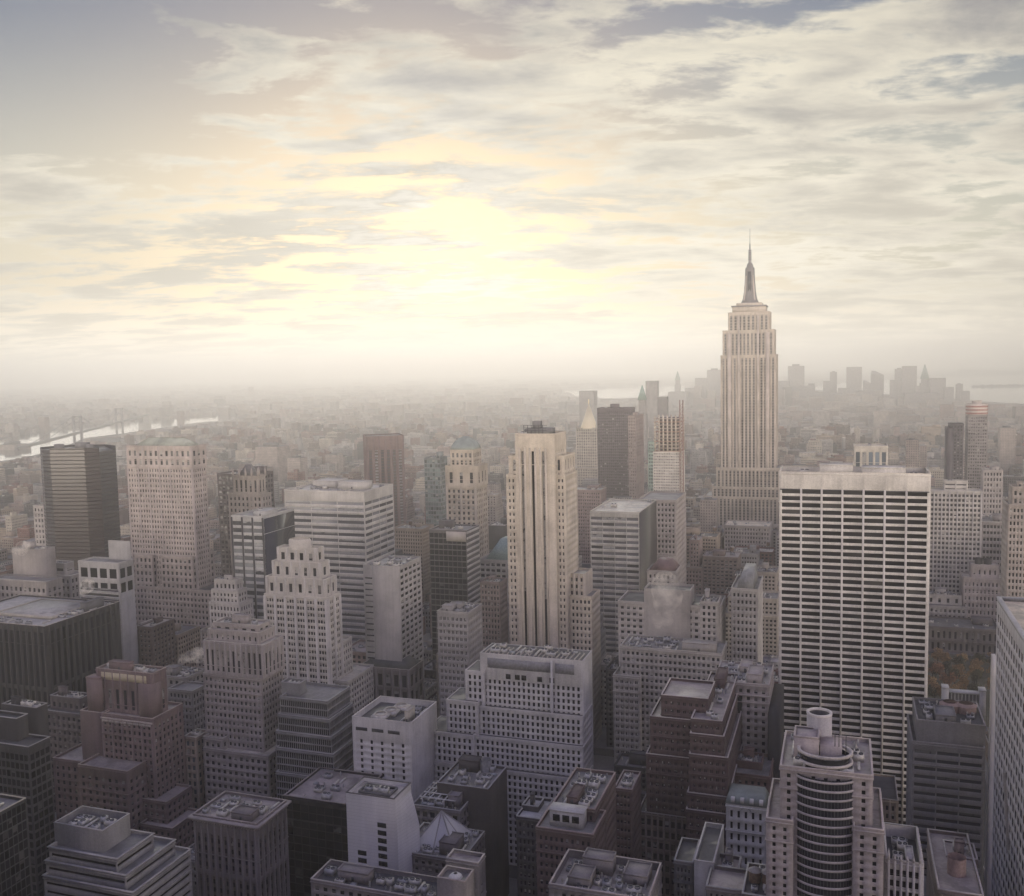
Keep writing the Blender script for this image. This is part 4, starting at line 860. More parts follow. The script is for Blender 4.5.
hero('green_netted_tower', 'slim tower wrapped in green netting left of the unfinished tower', 'the green netted slim tower', 1100, [T(648, 654, 442, dep=14, nx=3, fp=3.5, ww=.5)], (.30, .38, .33), G0, MROOF, None, clut=None, vb=488, seed=65, group=None)
r, rr = hero('gold_capped_tower', 'stone tower topped with a steep golden pyramid', 'the tower with the golden pyramid', 1800, [T(570, 605, 468, dy=-20, dep=60, nx=14, fp=2.9, ww=.5), T(576, 599, 428, far=602, nx=10, fp=2.9, ww=.5, pil=1, pd=.5)], (.44, .39, .33), G0, MROOF, None, clut=None, vb=480, seed=66)
x0, x1, y0, y1, z0, z1 = rr[-1]; cx, cy = (x0+x1)/2, (y0+y1)/2; zt = at_y(588, 400, 1820)[1]; w = 17; mb = MB()
gold = plain_mat('gold_leaf', (.78, .68, .45), .35, 0.2, .1)
for k in range(8):
    a0, a1 = math.pi/4*k + .39, math.pi/4*(k+1) + .39; mb.tris([[(cx+w*math.cos(a0), cy+w*math.sin(a0), z1-1), (cx+w*math.cos(a1), cy+w*math.sin(a1), z1-1), (cx, cy, zt-4)]])
mb.build('gold_pyramid', gold, r, off=r.location); MB().box(cx-1, cx+1, cy-1, cy+1, zt-8, zt+2).build('lantern', gold, r, off=r.location)
for i in (-1, 1):
    for j in (-1, 1): MB().frustum(cx+i*19-1.6, cx+i*19+1.6, cy+j*19-1.6, cy+j*19+1.6, z1-1, cx+i*19-.1, cx+i*19+.1, cy+j*19-.1, cy+j*19+.1, z1+12).build('pinnacle', wall_mat(LIME), r, off=r.location)
hero('purple_slab', 'broad dark purple slab right of the golden pyramid', 'the broad dark purple slab', 1500, [T(597, 631, 408, dep=30, nx=16, fp=2.9, ww=.7, wh=.6, topp=4)], (.10, .075, .085), glass_mat((.04, .03, .035), .2, .1), DROOF, None, clut=(1, 1, 0), vb=480, seed=67)
hero('brown_tower', 'slim brown tower with a dark side next to the purple slab', 'the slim brown tower', 1400, [T(628, 636, 416, far=643.5, nx=4, fp=3.2, ww=.4)], (.30, .235, .215), G0, DROOF, None, clut=(1, 1, 0), vb=490, seed=68)

# --- the great spire tower
def spire_tower():
    Y = 1260.0
    NXS = dict(ww=.5, wh=.992, m=1.2, rec=.8, top=3, bot=2)
    g = glass_mat((.035, .035, .04), .25, .2, (.2, .19, .18), 3.65, (.20, .185, .175), .3)
    r, rr = hero('spire_tower', 'tallest stone skyscraper with stepped shoulders, mast and needle spire', 'the tallest spire tower', Y,
        [T(703, 790, 497, dy=-22, dep=60, nx=22, fp=500, **NXS), T(712, 784, 487, dy=-14, dep=54, nx=18, fp=500, **NXS), T(716, 780, 468, dy=-8, dep=50, nx=16, fp=500, **NXS),
         T(720.5, 776, 355, dy=0, dep=42, nx=14, fp=500, **NXS), T(722.5, 774, 330, dy=1.2, dep=40, nx=13, fp=500, **NXS),
         T(728, 769.5, 312, dy=3, dep=36, nx=9, fp=500, **NXS)], (.47, .41, .355), g, MROOF, None, clut=None, vb=530, seed=70, indiv=100, wname='window_strip')
    off = r.location; R = rr[-1]; wm = wall_mat((.47, .41, .355)); cx, cy = (R[0]+R[1])/2, (R[2]+R[3])/2
    zz = lambda py: at_y(747, py, cy)[1]; wx = lambda px: abs(at_y(747+px, 300, cy)[0] - at_y(747, 300, cy)[0])
    # centre bay brought forward on the front and its dark recess strips
    for a, b, zt in ((-21, -17, 333), (-10.5, -8.5, 316), (8.5, 10.5, 316), (17, 21, 333)):
        q = sorted((wx(abs(a)) * (1 if a > 0 else -1), wx(abs(b)) * (1 if b > 0 else -1)))
        MB().box(cx+q[0], cx+q[1], rr[3][2]-1.6, rr[3][2]-.03, 0, zz(zt)).build('pier', wm, r, off=off)
    def blk(nm, pw, py0, py1, mat, d=.8):
        return MB().box(cx-wx(pw), cx+wx(pw), cy-wx(pw)*d, cy+wx(pw)*d, zz(py0), zz(py1)).build(nm, mat, r, off=off)
    metal = plain_mat('mast_metal', (.13, .12, .118), .5, .1)
    blk('observation_deck', 16.5, 312.5, 306.5, wm); blk('deck_rail', 17.3, 307.5, 306, plain_mat('rail', (.2, .19, .19), .5))
    blk('crown_step', 12.5, 306.5, 303.5, wm, .9)
    mb = MB(); prof = [(9.2, 303.5), (7.2, 299), (6.0, 292), (5.2, 281), (4.7, 271), (4.7, 270.5), (4.7, 268.5), (3.4, 267), (3.0, 264.5), (1.4, 262.5)]
    mb.lathe(cx, cy, [(wx(a), zz(b)) for a, b in prof], 16); mast = mb.build('mooring_mast', metal, r, off=off)
    for k in range(4):
        a = math.pi/2*k + math.pi/4; c, s = math.cos(a), math.sin(a); w_ = wx(7.4)
        MB().beam((cx+c*w_, cy+s*w_, zz(303)), (cx+c*wx(4.4), cy+s*wx(4.4), zz(276)), wx(1.5)).build('mast_buttress', wm, mast, off=off)
    MB().box(cx-wx(1.7), cx+wx(1.7), cy-wx(5.8), cy-wx(4.0), zz(292), zz(272)).build('mast_window', G0, mast, off=off)
    sp = MB().lathe(cx, cy, [(wx(1.55), zz(262.6)), (wx(1.3), zz(252)), (wx(.8), zz(251.5)), (wx(.65), zz(244)), (wx(.3), zz(243.5)), (wx(.22), zz(229)), (0, zz(228.5))], 10)
    sp.build('antenna', plain_mat('antenna_metal', (.20, .19, .19), .5, .3), r, off=off)
    for k in range(5): MB().cyl(cx, cy, wx(1.75), zz(260-k*2.2), zz(259.2-k*2.2), 10).build('antenna_ring', STEELM, r, off=off)
spire_tower()
hero('flat_pale_roof', 'low block with a broad pale yellow roof at the foot of the spire tower', 'the low block with the pale yellow roof', 1110, [T(724, 770, 526, dep=40, nx=16, fp=4.2, ww=.5)], (.40, .35, .32), G0, (.58, .52, .40), None, clut=(4, 0, 0), vb=545, seed=71)

# --- the gridded white slab
r, rr = hero('gridded_slab', 'huge white gridded slab of dark window bands with a blank top band', 'the huge white gridded slab', 530,
     [T(779, 931, 473, dep=30, nx=7, fp=6.87, ww=.90, wh=.64, m=1.0, topp=16, rec=.8, par=3.5, side=dict(bw=9))], (.60, .565, .52), glass_mat((.012, .012, .014), .1, .0, spec=.2), (.20, .19, .18), (.62, .57, .50), clut=(8, 2, 0), vb=768, seed=72, indiv=100, wname='window_band')
x0, x1, y0, y1, z0, z1 = rr[0]; H = z1 - z0
mb = MB()
for k in range(1, 7): c = x0 + 1.0 + (x1-x0-2)*k/7; mb.box(c-.5, c+.5, y0-.35, y0-.02, 4, z1-8.6)
mb.build('mullion_fin', wall_mat((.60, .565, .52)), r, off=r.location)
MB().box(x0+.6, x1-.6, y0-.05, y0+.1, z1-9.6, z1-9.0).build('slot', STEELM, r, off=r.location)
hero('white_striped_block', 'white block with dark vertical glass strips rising behind the gridded slab', 'the white block behind the gridded slab', 900, [T(854, 888, 446, dep=26, nx=5, fp=60, ww=.62, wh=.97, topp=5, m=.6)], (.55, .51, .45), glass_mat((.10, .12, .14), .15, .1), LROOF, None, clut=(1, 0, 0), vb=468, seed=73, wname='window_strip')
hero('pinstriped_tower', 'wide pale tower of white vertical pinstripes right of the gridded slab', 'the wide pinstriped tower', 1000, [T(926, 982, 491, dep=22, nx=14, fp=4.5, ww=.62, wh=.55, m=.5, pil=2, pd=.6, pw=.8, topp=2), T(944, 968, 481, dy=6, dep=10, up=True, nx=2, fp=4.5, ww=.9, wh=.3)], (.50, .465, .43), G0, LROOF, None, clut=(1, 0, 0), vb=590, seed=74)
hero('red_topped_tower', 'slim grey tower with a red banded round top', 'the slim tower with the red top', 1350, [T(968, 988, 415, dep=26, nx=8, fp=3.0, ww=.6, wh=.5)], (.27, .245, .24), G0, DROOF, None, clut=None, vb=485, seed=75)
r = HEROES[-1]['root']; R = HEROES[-1]['rects'][-1]; cx, cy = (R[0]+R[1])/2, (R[2]+R[3])/2
rp = plain_mat('red_paint', (.30, .15, .12), .6); wp = wall_mat((.5, .45, .42))
MB().cyl(cx, cy, 12.5, R[5]-1.1, R[5]+14, 20).build('top_drum', wp, r, off=r.location)
for k in range(3): MB().lathe(cx, cy, [(13.2, R[5]+1+k*4.3), (13.2, R[5]+3+k*4.3), (12.4, R[5]+3+k*4.3)], 20).build('red_band', rp, r, off=r.location)
MB().cyl(cx, cy, 6, R[5]+14, R[5]+18, 16).build('roof_plant', wp, r, off=r.location)
hero('black_sliver', 'black sliver of a tower left of the red topped one', 'the black sliver tower', 1200, [T(947, 953, 428, far=948.5, dep=24, nx=2, fp=3.3, kind='blank'), T(950, 964, 424, dy=120, dep=24, nx=4, fp=3, ww=.5)], (.10, .09, .10), G0, DROOF, None, clut=None, vb=480, seed=76)
hero('beige_slab_pair', 'beige slab standing behind the pinstriped tower at right', 'the beige slab right of the pinstripes', 1080, [T(983, 1003, 470, dep=18, nx=6, fp=5, ww=.5)], (.40, .36, .34), G0, MROOF, None, clut=(1, 1, 0), vb=520, seed=77)
hero('round_cornered_block', 'dark low block with white roof edges at the right', 'the dark block at the right edge', 1000, [T(982, 1012, 522, dep=40, nx=8, fp=6, ww=.7, wh=.5)], (.30, .275, .265), GD, MROOF, WHITE, clut=(3, 1, 0), vb=565, seed=78)
hero('edge_tower', 'beige setback tower cut off by the right edge', 'the beige tower at the right edge', 690, [T(1008, 1040, 505, dep=24, nx=8, fp=6, ww=.5), T(1012, 1040, 487, dy=5, dep=14, up=True, nx=5, fp=6)], (.40, .35, .31), G0, MROOF, None, clut=(1, 1, 0), vb=600, seed=79)
r, rr = hero('twin_tank_block', 'pinkish beige block with chamfered shoulders and two dark roof tanks', 'the pinkish block with two roof tanks', 950, [T(963, 1008, 578, far=961.5, dep=22, nx=11, fp=6.8, ww=.4, wh=.5, topp=3), T(971, 999, 565, dy=3, dep=15, up=True, nx=5, fp=8, ww=.3, wh=.4)], (.42, .365, .345), G0, LROOF, None, clut=None, vb=625, seed=80)
R = rr[-1]
for px in (979, 988): MB().cyl(at_y(px, 560, 962)[0], 964, 3.4, R[5]-1.1, R[5]+4.2, 14).build('round_tank', STEELM, r, off=r.location)
hero('terrace_block', 'low pale block with planted roof terraces beside the gridded slab', 'the low pale block with roof terraces', 940, [T(924, 967, 606, dep=26, nx=9, fp=6.4, ww=.5, wh=.5), T(926, 962, 595, dy=9, dep=14, up=True, nx=4, fp=6, ww=.3)], (.42, .39, .37), G0, DROOF, None, clut=(6, 1, 1), vb=625, seed=81)
hero('library_wing', 'long dark library wing above the autumn trees', 'the long dark library wing', 893, [T(918, 1000, 628, dep=36, nx=14, fp=11, ww=.4, wh=.6)], (.17, .15, .14), G0, (.13, .125, .12), None, clut=(3, 1, 0), vb=655, seed=82)
r, rr = hero('grey_ribbon_office', 'dull grey office with dark ribbon windows and a blank plant storey', 'the dull grey ribbon office', 440, [T(912, 985, 745, dep=34, nx=3, fp=8.2, ww=.94, wh=.42, topp=5, m=.8, rec=.35), T(917, 986, 723, dy=2.5, dep=30, kind='blank')], (.235, .225, .23), glass_mat((.035, .036, .042), .15, .25, (.2, .2, .2)), DROOF, (.30, .28, .28), clut=(6, 1, 0), vb=835, seed=83, wname='ribbon_window')
R = rr[-1]
for px in (950, 966): 
    cxx = at_y(px, 705, 462)[0]; MB().cyl(cxx, 462, 4.4, R[5]-1.1, R[5]+2.0, 18).lathe(cxx, 462, [(4.6, R[5]+2.0), (3, R[5]+3.0), (0, R[5]+3.3)], 18).build('round_tank', plain_mat('tank_paint', (.28, .2, .18), .8), r, off=r.location)

# --- round fronted tower
def round_tower():
    Y = 300.0; wl = (.40, .35, .34)
    r, rr = hero('bow_fronted_tower', 'post modern tower with bowed glass front and an open drum on top', 'the bow fronted tower with the drum', Y,
        [T(766, 793, 820, dy=-3, dep=30, nx=2, fp=8.7, ww=.30, wh=.52), T(853, 884, 829, dy=-3, dep=30, nx=2, fp=8.7, ww=.30, wh=.52), T(780, 873, 771, dy=0, dep=30, nx=7, fp=8.7, ww=.30, wh=.52, top=1.5)],
        wl, GD, PROOF, (.46, .40, .38), clut=(8, 0, 0), seed=84)
    off = r.location; R = rr[-1]; cx = (at_y(792, 780, Y)[0] + at_y(858, 780, Y)[0]) / 2; hw = (at_y(858, 780, Y)[0] - at_y(792, 780, Y)[0]) / 2
    wm = wall_mat((.42, .38, .38)); ztop = R[5] - 1.6; fh = 12.5 / F_PX * 305 * .70
    MB().lathe(cx, Y+4, [(hw, 0), (hw, ztop), (0, ztop)], 40, math.pi, 2*math.pi, 1, .75).build('bow_glass', plain_mat('bow_glazing', (.02, .021, .026), .1), r, off=off)
    z = ztop - .2; k = 0
    while z > 20 and k < 40:
        MB().lathe(cx, Y+4, [(hw-.2, z-1.1), (hw+.3, z-1.0), (hw+.3, z-.35), (hw-.2, z-.35)], 40, math.pi, 2*math.pi, 1, .75).build('spandrel_band', wm, r, off=off); z -= fh; k += 1
    mu = MB()
    for i in range(1, 30):
        a = math.pi + math.pi*i/30; x_, y_ = cx + (hw+.06)*math.cos(a), Y+4 + .75*(hw+.06)*math.sin(a); mu.box(x_-.07, x_+.07, y_-.07, y_+.07, 20, ztop)
    mu.build('mullions', STEELM, r, kind='stuff', off=off)
    # stepped rings at the crown
    rw = (at_y(853, 760, Y+4)[0] - at_y(797, 760, Y+4)[0]) / 2; cx2 = (at_y(853, 760, Y+4)[0] + at_y(797, 760, Y+4)[0]) / 2; zr = at_y(825, 759, Y-1)[1]
    MB().lathe(cx2, Y+7, [(rw-.8, ztop-1.5), (rw-.8, zr-1.3)], 40, 0, 2*math.pi, 1, .8).build('crown_glass', plain_mat('bow_glazing', (.02, .021, .026), .1), r, off=off)
    for z in (zr, zr-2.9, zr-5.8):
        MB().lathe(cx2, Y+7, [(rw-.9, z-.8), (rw+.1, z-.8), (rw+.1, z), (rw-.6, z), (rw-.9, z-.3)], 44, 0, 2*math.pi, 1, .8).build('crown_ring', wall_mat((.52, .47, .44)), r, off=off)
    MB().lathe(cx2, Y+7, [(rw-.7, zr-3.0), (0, zr-3.0)], 40, 0, 2*math.pi, 1, .8).build('crown_floor', roof_mat(DROOF), r, off=off)
    X = lambda px: at_y(px, 745, Y+10)[0]; zq = at_y(806, 738, Y+8)[1]
    MB().box(X(794), X(819), Y+8, Y+17, zr-8, zq).ring(X(794)-.1, X(819)+.1, Y+7.9, Y+17.1, zq, zq+.5, .6).build('lift_house', wall_mat((.42, .36, .35)), r, off=off)
    MB().box(X(820), X(842), Y+8.5, Y+17, zr-8, at_y(830, 746, Y+9)[1]).build('plant_house', wall_mat((.42, .36, .35)), r, off=off)
    dcx, dr = X(818.5), (X(831.5)-X(805.5))/2; zt = at_y(818, 717, Y+15)[1]; zb = at_y(818, 748, Y+15)[1]
    MB().lathe(dcx, Y+20, [(dr, zb-4), (dr, zt), (dr-.5, zt), (dr-.5, zb+2), (0, zb+2)], 36).build('open_drum', wall_mat((.44, .41, .41)), r, off=off)
    MB().lathe(dcx, Y+20, [(dr-.53, zt-.65), (dr-.53, zb+2.05), (0, zb+2.05)], 36).build('drum_inside', plain_mat('drum_shade', (.12, .115, .12), .9), r, off=off)  # drum interior coloured darker to paint in the shade of the hollow
    MB().lathe(dcx, Y+20, [(dr+.12, zt-.6), (dr+.12, zt+.05), (dr-.6, zt+.05), (dr-.6, zt-.6)], 36).build('drum_rim', wall_mat((.56, .52, .49)), r, off=off)
    for px in (835, 839, 846): x = X(px); MB().box(x-.12, x+.12, Y+9, Y+9.24, zr-3, at_y(px, 735, Y+9)[1]).build('mast', STEELM, r, off=off)
round_tower()
r, rr = hero('gothic_block', 'white terracotta block with gothic pinnacles and a sunken black roof', 'the white block with gothic pinnacles', 318, [T(886, 923, 862, far=884.5, dep=26, nx=5, fp=11, ww=.55, wh=.62, topp=7, par=4.5, pil=1, pd=.4, pw=.7, ptop=0)], (.46, .43, .42), GD, (.05, .05, .052), None, clut=(3, 1, 0), seed=85)
x0, x1, y0, y1, z0, z1 = rr[0]
for k in range(6):
    c = x0+.8+(x1-x0-1.6)*k/5; h = 3.2 if k in (0, 5) else 1.6
    MB().box(c-.35, c+.35, y0-.3, y0+.4, z1+.31, z1+h*.6).frustum(c-.35, c+.35, y0-.3, y0+.4, z1+h*.6, c-.05, c+.05, y0, y0+.1, z1+h+.8).build('pinnacle', wall_mat((.46, .43, .42)), r, off=r.location)
hero('roof_garden_house', 'low brick house with a round pink roof tank at the bottom right', 'the low brick house with a pink tank', 335, [T(938, 984, 893, far=937, dep=44, nx=5, fp=9, ww=.4), T(946, 978, 858, dy=26, dep=12, nx=3, kind='blank')], (.24, .19, .175), G0, PROOF, (.5, .45, .43), clut=(10, 1, 0), seed=86)
r = HEROES[-1]['root']; R = HEROES[-1]['rects'][0]; cxx = at_y(957, 850, 350)[0]
MB().cyl(cxx, 350, 3.0, R[5]-1.1, R[5]+5, 18).lathe(cxx, 350, [(3.2, R[5]+5), (0, R[5]+6.4)], 18).build('round_tank', plain_mat('tank_paint', (.34, .24, .22), .8), r, off=r.location)

# --- right edge tower: the near face with a lattice of openings and a bright end fin
def edge_slab():
    Yf = 430.0; X, Z = at_y(997, 597, Yf); Yn = Yf - 86
    r = thing('lattice_slab', 'tall white lattice office slab at the right edge with a bright end fin', 'office tower', (X, Yf, 0))
    off = r.location; wm = wall_mat((.56, .53, .53), .6, .15); W, RF, CP, wn = MB(), MB(), MB(), []
    facade(W, wn, (X, Yf, 0), 'E', Yf - Yn, 0, Z, dict(bw=5.4, fh=5.4, ww=.66, wh=.62, rec=.12, m=2.0, top=5, bot=5))
    facade(W, wn, (X, Yn, 0), 'N', 60, 0, Z, dict(kind='blank', bw=3, fh=3)); facade(W, wn, (X+60, Yf, 0), 'S', 60, 0, Z, dict(kind='blank', bw=3, fh=3)); facade(W, wn, (X+60, Yn, 0), 'W', Yf-Yn, 0, Z, dict(kind='blank', bw=3, fh=3))
    W.build('wall', wm, r, off=off)
    RF.quads([[(X+.1, Yn+.1, Z-1.2), (X+60, Yn+.1, Z-1.2), (X+60, Yf-.1, Z-1.2), (X+.1, Yf-.1, Z-1.2)]]).build('roof', roof_mat((.55, .47, .36)), r, off=off)
    MB().ring(X-.15, X+60, Yn-.15, Yf+.15, Z-1.2, Z+.35, 1.6).build('parapet', wall_mat((.44, .42, .42)), r, off=off)
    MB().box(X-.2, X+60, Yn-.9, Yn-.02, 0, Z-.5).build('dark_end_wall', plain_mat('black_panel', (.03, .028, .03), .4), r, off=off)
    q = wn[0][0]; cen = q.mean(1); pj = np.array([proj(c) for c in cen]); d = np.linalg.norm(cen - np.array([0, 0, CAM_Z]), axis=1)
    ok = (pj[:, 0] < 1022) & (pj[:, 1] < 896); o_ = [i for i in np.argsort(np.where(ok, d, 1e9))[:100] if ok[i]]
    for i in o_: MB().quads([q[i] - cen[i]]).build('window', GD, r, off=None).location = Vector(cen[i]) - off
    MB().quads(q[np.setdiff1d(np.arange(len(q)), o_)]).build('other_windows', GD, r, kind='stuff', off=off, merge=False)
    zt = at_y(991, 655, Yf)[1]; xl = at_y(990.5, 700, Yf)[0]
    fin = MB(); n = 14; zs = np.linspace(0, zt, n+1)
    for i in range(n):
        e0, e1 = ((1 - zs[i]/zt) ** 2) * 9, ((1 - zs[i+1]/zt) ** 2) * 9
        fin.quads([[(xl, Yf-.5-e0*.2, zs[i]), (X-.02, Yf-1.5, zs[i]), (X-.02, Yf-1.5, zs[i+1]), (xl, Yf-.5-e1*.2, zs[i+1])], [(xl, Yf-.5-e0*.2, zs[i]), (xl, Yf+2.0+e0, zs[i]), (xl, Yf+2.0+e1, zs[i+1]), (xl, Yf-.5-e1*.2, zs[i+1])], [(xl, Yf+2.0+e0, zs[i]), (X-.02, Yf+2.0+e0, zs[i]), (X-.02, Yf+2.0+e1, zs[i+1]), (xl, Yf+2.0+e1, zs[i+1])]])
    fin.quads([[(xl, Yf-.5, zt), (X-.02, Yf-1.5, zt), (X-.02, Yf+2, zt), (xl, Yf+2, zt)]]); fin.build('end_fin', wall_mat((.85, .80, .74), .3, .03), r, off=off)
    fin = MB()
    for k in range(2): fin.beam((X-.35, Yf-30-k*1.2, Z-62), (X-.35, Yf-43-k*1.2, Z-86), .9)
    fin.build('facade_brace', wall_mat((.55, .51, .50)), r, off=off)
    HEROES.append(dict(root=r, ref='the white lattice slab at the right edge', box=(983, 1100, 597, 896), Y=Yn, rects=[[X-3, X+62, Yn-2, Yf+4, 0, Z]]))
edge_slab()

# ------------------------------------------------------------------ ground, water, land beyond
def sheet(name, pts, z, mat):
    mb = MB(); 
    me = bpy.data.meshes.new(name); me.from_pydata([(x, y, z) for x, y in pts], [], [list(range(len(pts)))]); me.materials.append(mat)
    o = bpy.data.objects.new(name, me); COL.objects.link(o); o['kind'] = 'structure'; return o
def ground_mat():
    m, t = new_mat('ground'); v = t.n('ShaderNodeNewGeometry').outputs['Position']
    a = t.noise(v, 0.004, 8.0, 0.65); b = t.noise(v, 0.05, 5.0, 0.6)
    c = t.mix(t.ramp(a, .4, .6), (.045, .045, .046), (.12, .11, .10)); c = t.mix(t.m('MULTIPLY', t.ramp(b, .45, .65), .6), c, (.065, .066, .058))
    finish(t, t.n('ShaderNodeBsdfPrincipled', ins={'Base Color': c, 'Roughness': .9}).outputs[0]); return m
def water_mat():
    m, t = new_mat('water'); v = t.n('ShaderNodeNewGeometry').outputs['Position']
    bmp = t.n('ShaderNodeBump', ins={'Strength': .06, 'Distance': 1.0, 'Height': t.noise(v, 0.03, 6.0, 0.6)})
    finish(t, t.n('ShaderNodeBsdfPrincipled', ins={'Base Color': (.03, .035, .04, 1), 'Roughness': .08, 'Normal': bmp.outputs[0]}).outputs[0]); return m
GXL, GXR, GY0, GY1 = -17000.0, 15000.0, -600.0, 26000.0
sheet('ground', [(GXL, GY0), (GXR, GY0), (GXR, GY1), (GXL, GY1)], 0.0, ground_mat())
WM = water_mat()
def px_poly(pp, z): return [at_z(x, y, z) for x, y in pp]
RIVER = px_poly([(-60, 448), (0, 440.5), (35, 432), (70, 427.5), (130, 421), (190, 416.5), (236, 414.5), (236, 419), (195, 423), (160, 428), (118, 434), (85, 438), (60, 448), (22, 458.5), (0, 461), (-60, 466)], .4)
BAY = px_poly([(560, 390), (600, 388.5), (640, 386), (690, 385), (690, 392), (655, 397), (610, 398.5), (575, 396)], .4)
HARBOUR = px_poly([(800, 386), (860, 381), (940, 376.5), (1010, 373.5), (1090, 371), (1090, 410), (1024, 404), (975, 401), (940, 397), (880, 394), (820, 391)], .4)
for p in (RIVER, BAY, HARBOUR): sheet('water', p, .4, WM)
def inside(x, y, poly):
    c = False; j = len(poly) - 1
    for i in range(len(poly)):
        xi, yi = poly[i]; xj, yj = poly[j]
        if (yi > y) != (yj > y) and x < (xj - xi) * (y - yi) / (yj - yi) + xi: c = not c
        j = i
    return c
WET = (RIVER, BAY, HARBOUR)
def hides_water(x, y, h):
    return any(inside(x*k, y*k, p) for p in WET for k in (CAM_Z / (CAM_Z - h), CAM_Z / (CAM_Z - h * .5)))
def hill(name, pts, mat, hmax):
    mb = MB(); rng = random.Random(5)
    return
isl = MB()
a = at_z(972, 387); b = at_z(1045, 385.5); d = Vector((b[0]-a[0], b[1]-a[1], 0)); n_ = Vector((-d.y, d.x, 0)).normalized()
rr_ = random.Random(9); prevp = None; P0 = Vector((a[0], a[1], .4))
for i in range(24):
    f = i / 24; p = P0 + d * f; q = P0 + d * (i+1)/24; w = 90 * math.sin(math.pi * (f + .02)) + 15; h = 10 + rr_.random() * 14
    c4 = [p - n_*w, q - n_*w, q + n_*w, p + n_*w]; ctr = (p + q) / 2 + Vector((0, 0, h))
    for k in range(4): isl.tris([[c4[k], c4[(k+1) % 4], ctr]])
isl.build('island', roof_mat((.07, .07, .06)), kind='structure')
# low ridge across the water on the right and behind the far boroughs
def ridge(x0, x1, y, h, seed, name):
    rng = random.Random(seed); mb = MB(); n = 60; hs = [0] + [h * (.55 + .45 * math.sin(i * .21 + seed) * math.sin(i * .083 + 1.3) + .12 * rng.random()) for i in range(n - 1)] + [0]
    for i in range(n):
        xa, xb = x0 + (x1-x0)*i/n, x0 + (x1-x0)*(i+1)/n
        mb.quads([[(xa, y, 0), (xb, y, 0), (xb, y+900, hs[i+1]), (xa, y+900, hs[i])], [(xa, y+900, hs[i]), (xb, y+900, hs[i+1]), (xb, y+2600, 0), (xa, y+2600, 0)]])
    mb.build(name, roof_mat((.075, .075, .065)), kind='structure', smooth=True)
ridge(1500, 13500, 15500, 110, 3, 'hills'); ridge(-13000, 900, 20500, 60, 8, 'hills')

# ------------------------------------------------------------------ streets: kerbed blocks, lane markings
AVE = [(-2380, 30), (-2130, 30), (-1880, 30), (-1640, 30), (-1400, 30), (-1150, 30), (-950, 30), (-765, 30), (-625, 24), (-495, 40), (-360, 24), (-220, 30), (72, 30), (320, 30), (565, 30), (810, 30), (1055, 30), (1300, 30), (1545, 30)]
STREETS = [40 + 80 * k for k in range(-3, 40)]
pv = MB(); mk = MB()
for (xa, wa), (xb, wb) in zip(AVE[:-1], AVE[1:]):
    for s in STREETS[:-1]:
        y0, y1 = s + 9, s + 71; pv.box(xa + wa/2 - 4, xb - wb/2 + 4, y0 - 3, y1 + 3, .002, .15, bottom=False)
for xa, wa in AVE:
    if -800 < xa < 700:
        for k in (-1, 1):
            for y in np.arange(-150, 2600, 12.0): mk.quads([[(xa + k*3.6 - .1, y, .008), (xa + k*3.6 + .1, y, .008), (xa + k*3.6 + .1, y+4, .008), (xa + k*3.6 - .1, y+4, .008)]])
pv.build('pavement', wall_mat((.27, .26, .25)), kind='structure'); mk.build('road_markings', plain_mat('road_paint', (.75, .73, .68), .7), kind='structure')
# park lawn
PARK = (25, 160, 716, 888)
sheet('park_ground', [(PARK[0], PARK[2]), (PARK[1], PARK[2]), (PARK[1], PARK[3]), (PARK[0], PARK[3])], .165, roof_mat((.10, .095, .06)))

# ------------------------------------------------------------------ the rest of the city: lots on the street grid
def clear_of(x0, x1, y0, y1):
    for h in HEROES:
        for R in h['rects']:
            if x0 < R[1] + 1.5 and x1 > R[0] - 1.5 and y0 < R[3] + 1.5 and y1 > R[2] - 1.5: return False
    return True
PXL = (x for x in ())
def lid(x0, x1, y0, y1, h):
    """lower a filler block until it hides nothing the photograph shows in front of it"""
    for _ in range(14):
        pts = [proj((x, y, z)) for x in (x0, x1) for y in (y0, y1) for z in (h,)]
        l, r_, top = min(p[0] for p in pts), max(p[0] for p in pts), min(p[1] for p in pts)
        bad = False
        for hh in HEROES:
            bl, br, bt, bb = hh['box']
            if y0 < hh['Y'] and r_ > bl + 1 and l < br - 1 and top < bb - 4: bad = True; break
        if not bad: return h
        h *= .82
        if h < 9: return 0
    return h
PAL = [('grey', (.30, .285, .275)), ('beige', (.40, .35, .30)), ('brown', (.17, .125, .11)), ('red brick', (.22, .12, .10)), ('tan', (.36, .29, .23)), ('pale', (.48, .45, .41)),
       ('dark', (.10, .095, .095)), ('pinkish', (.33, .25, .225)), ('cream', (.46, .41, .34)), ('dull brown', (.22, .175, .155))]
ROOFS = [('a dark', DROOF), ('a grey', MROOF), ('a pale', LROOF), ('a pinkish', PROOF)]
LOTS = []
crng = random.Random(20240)
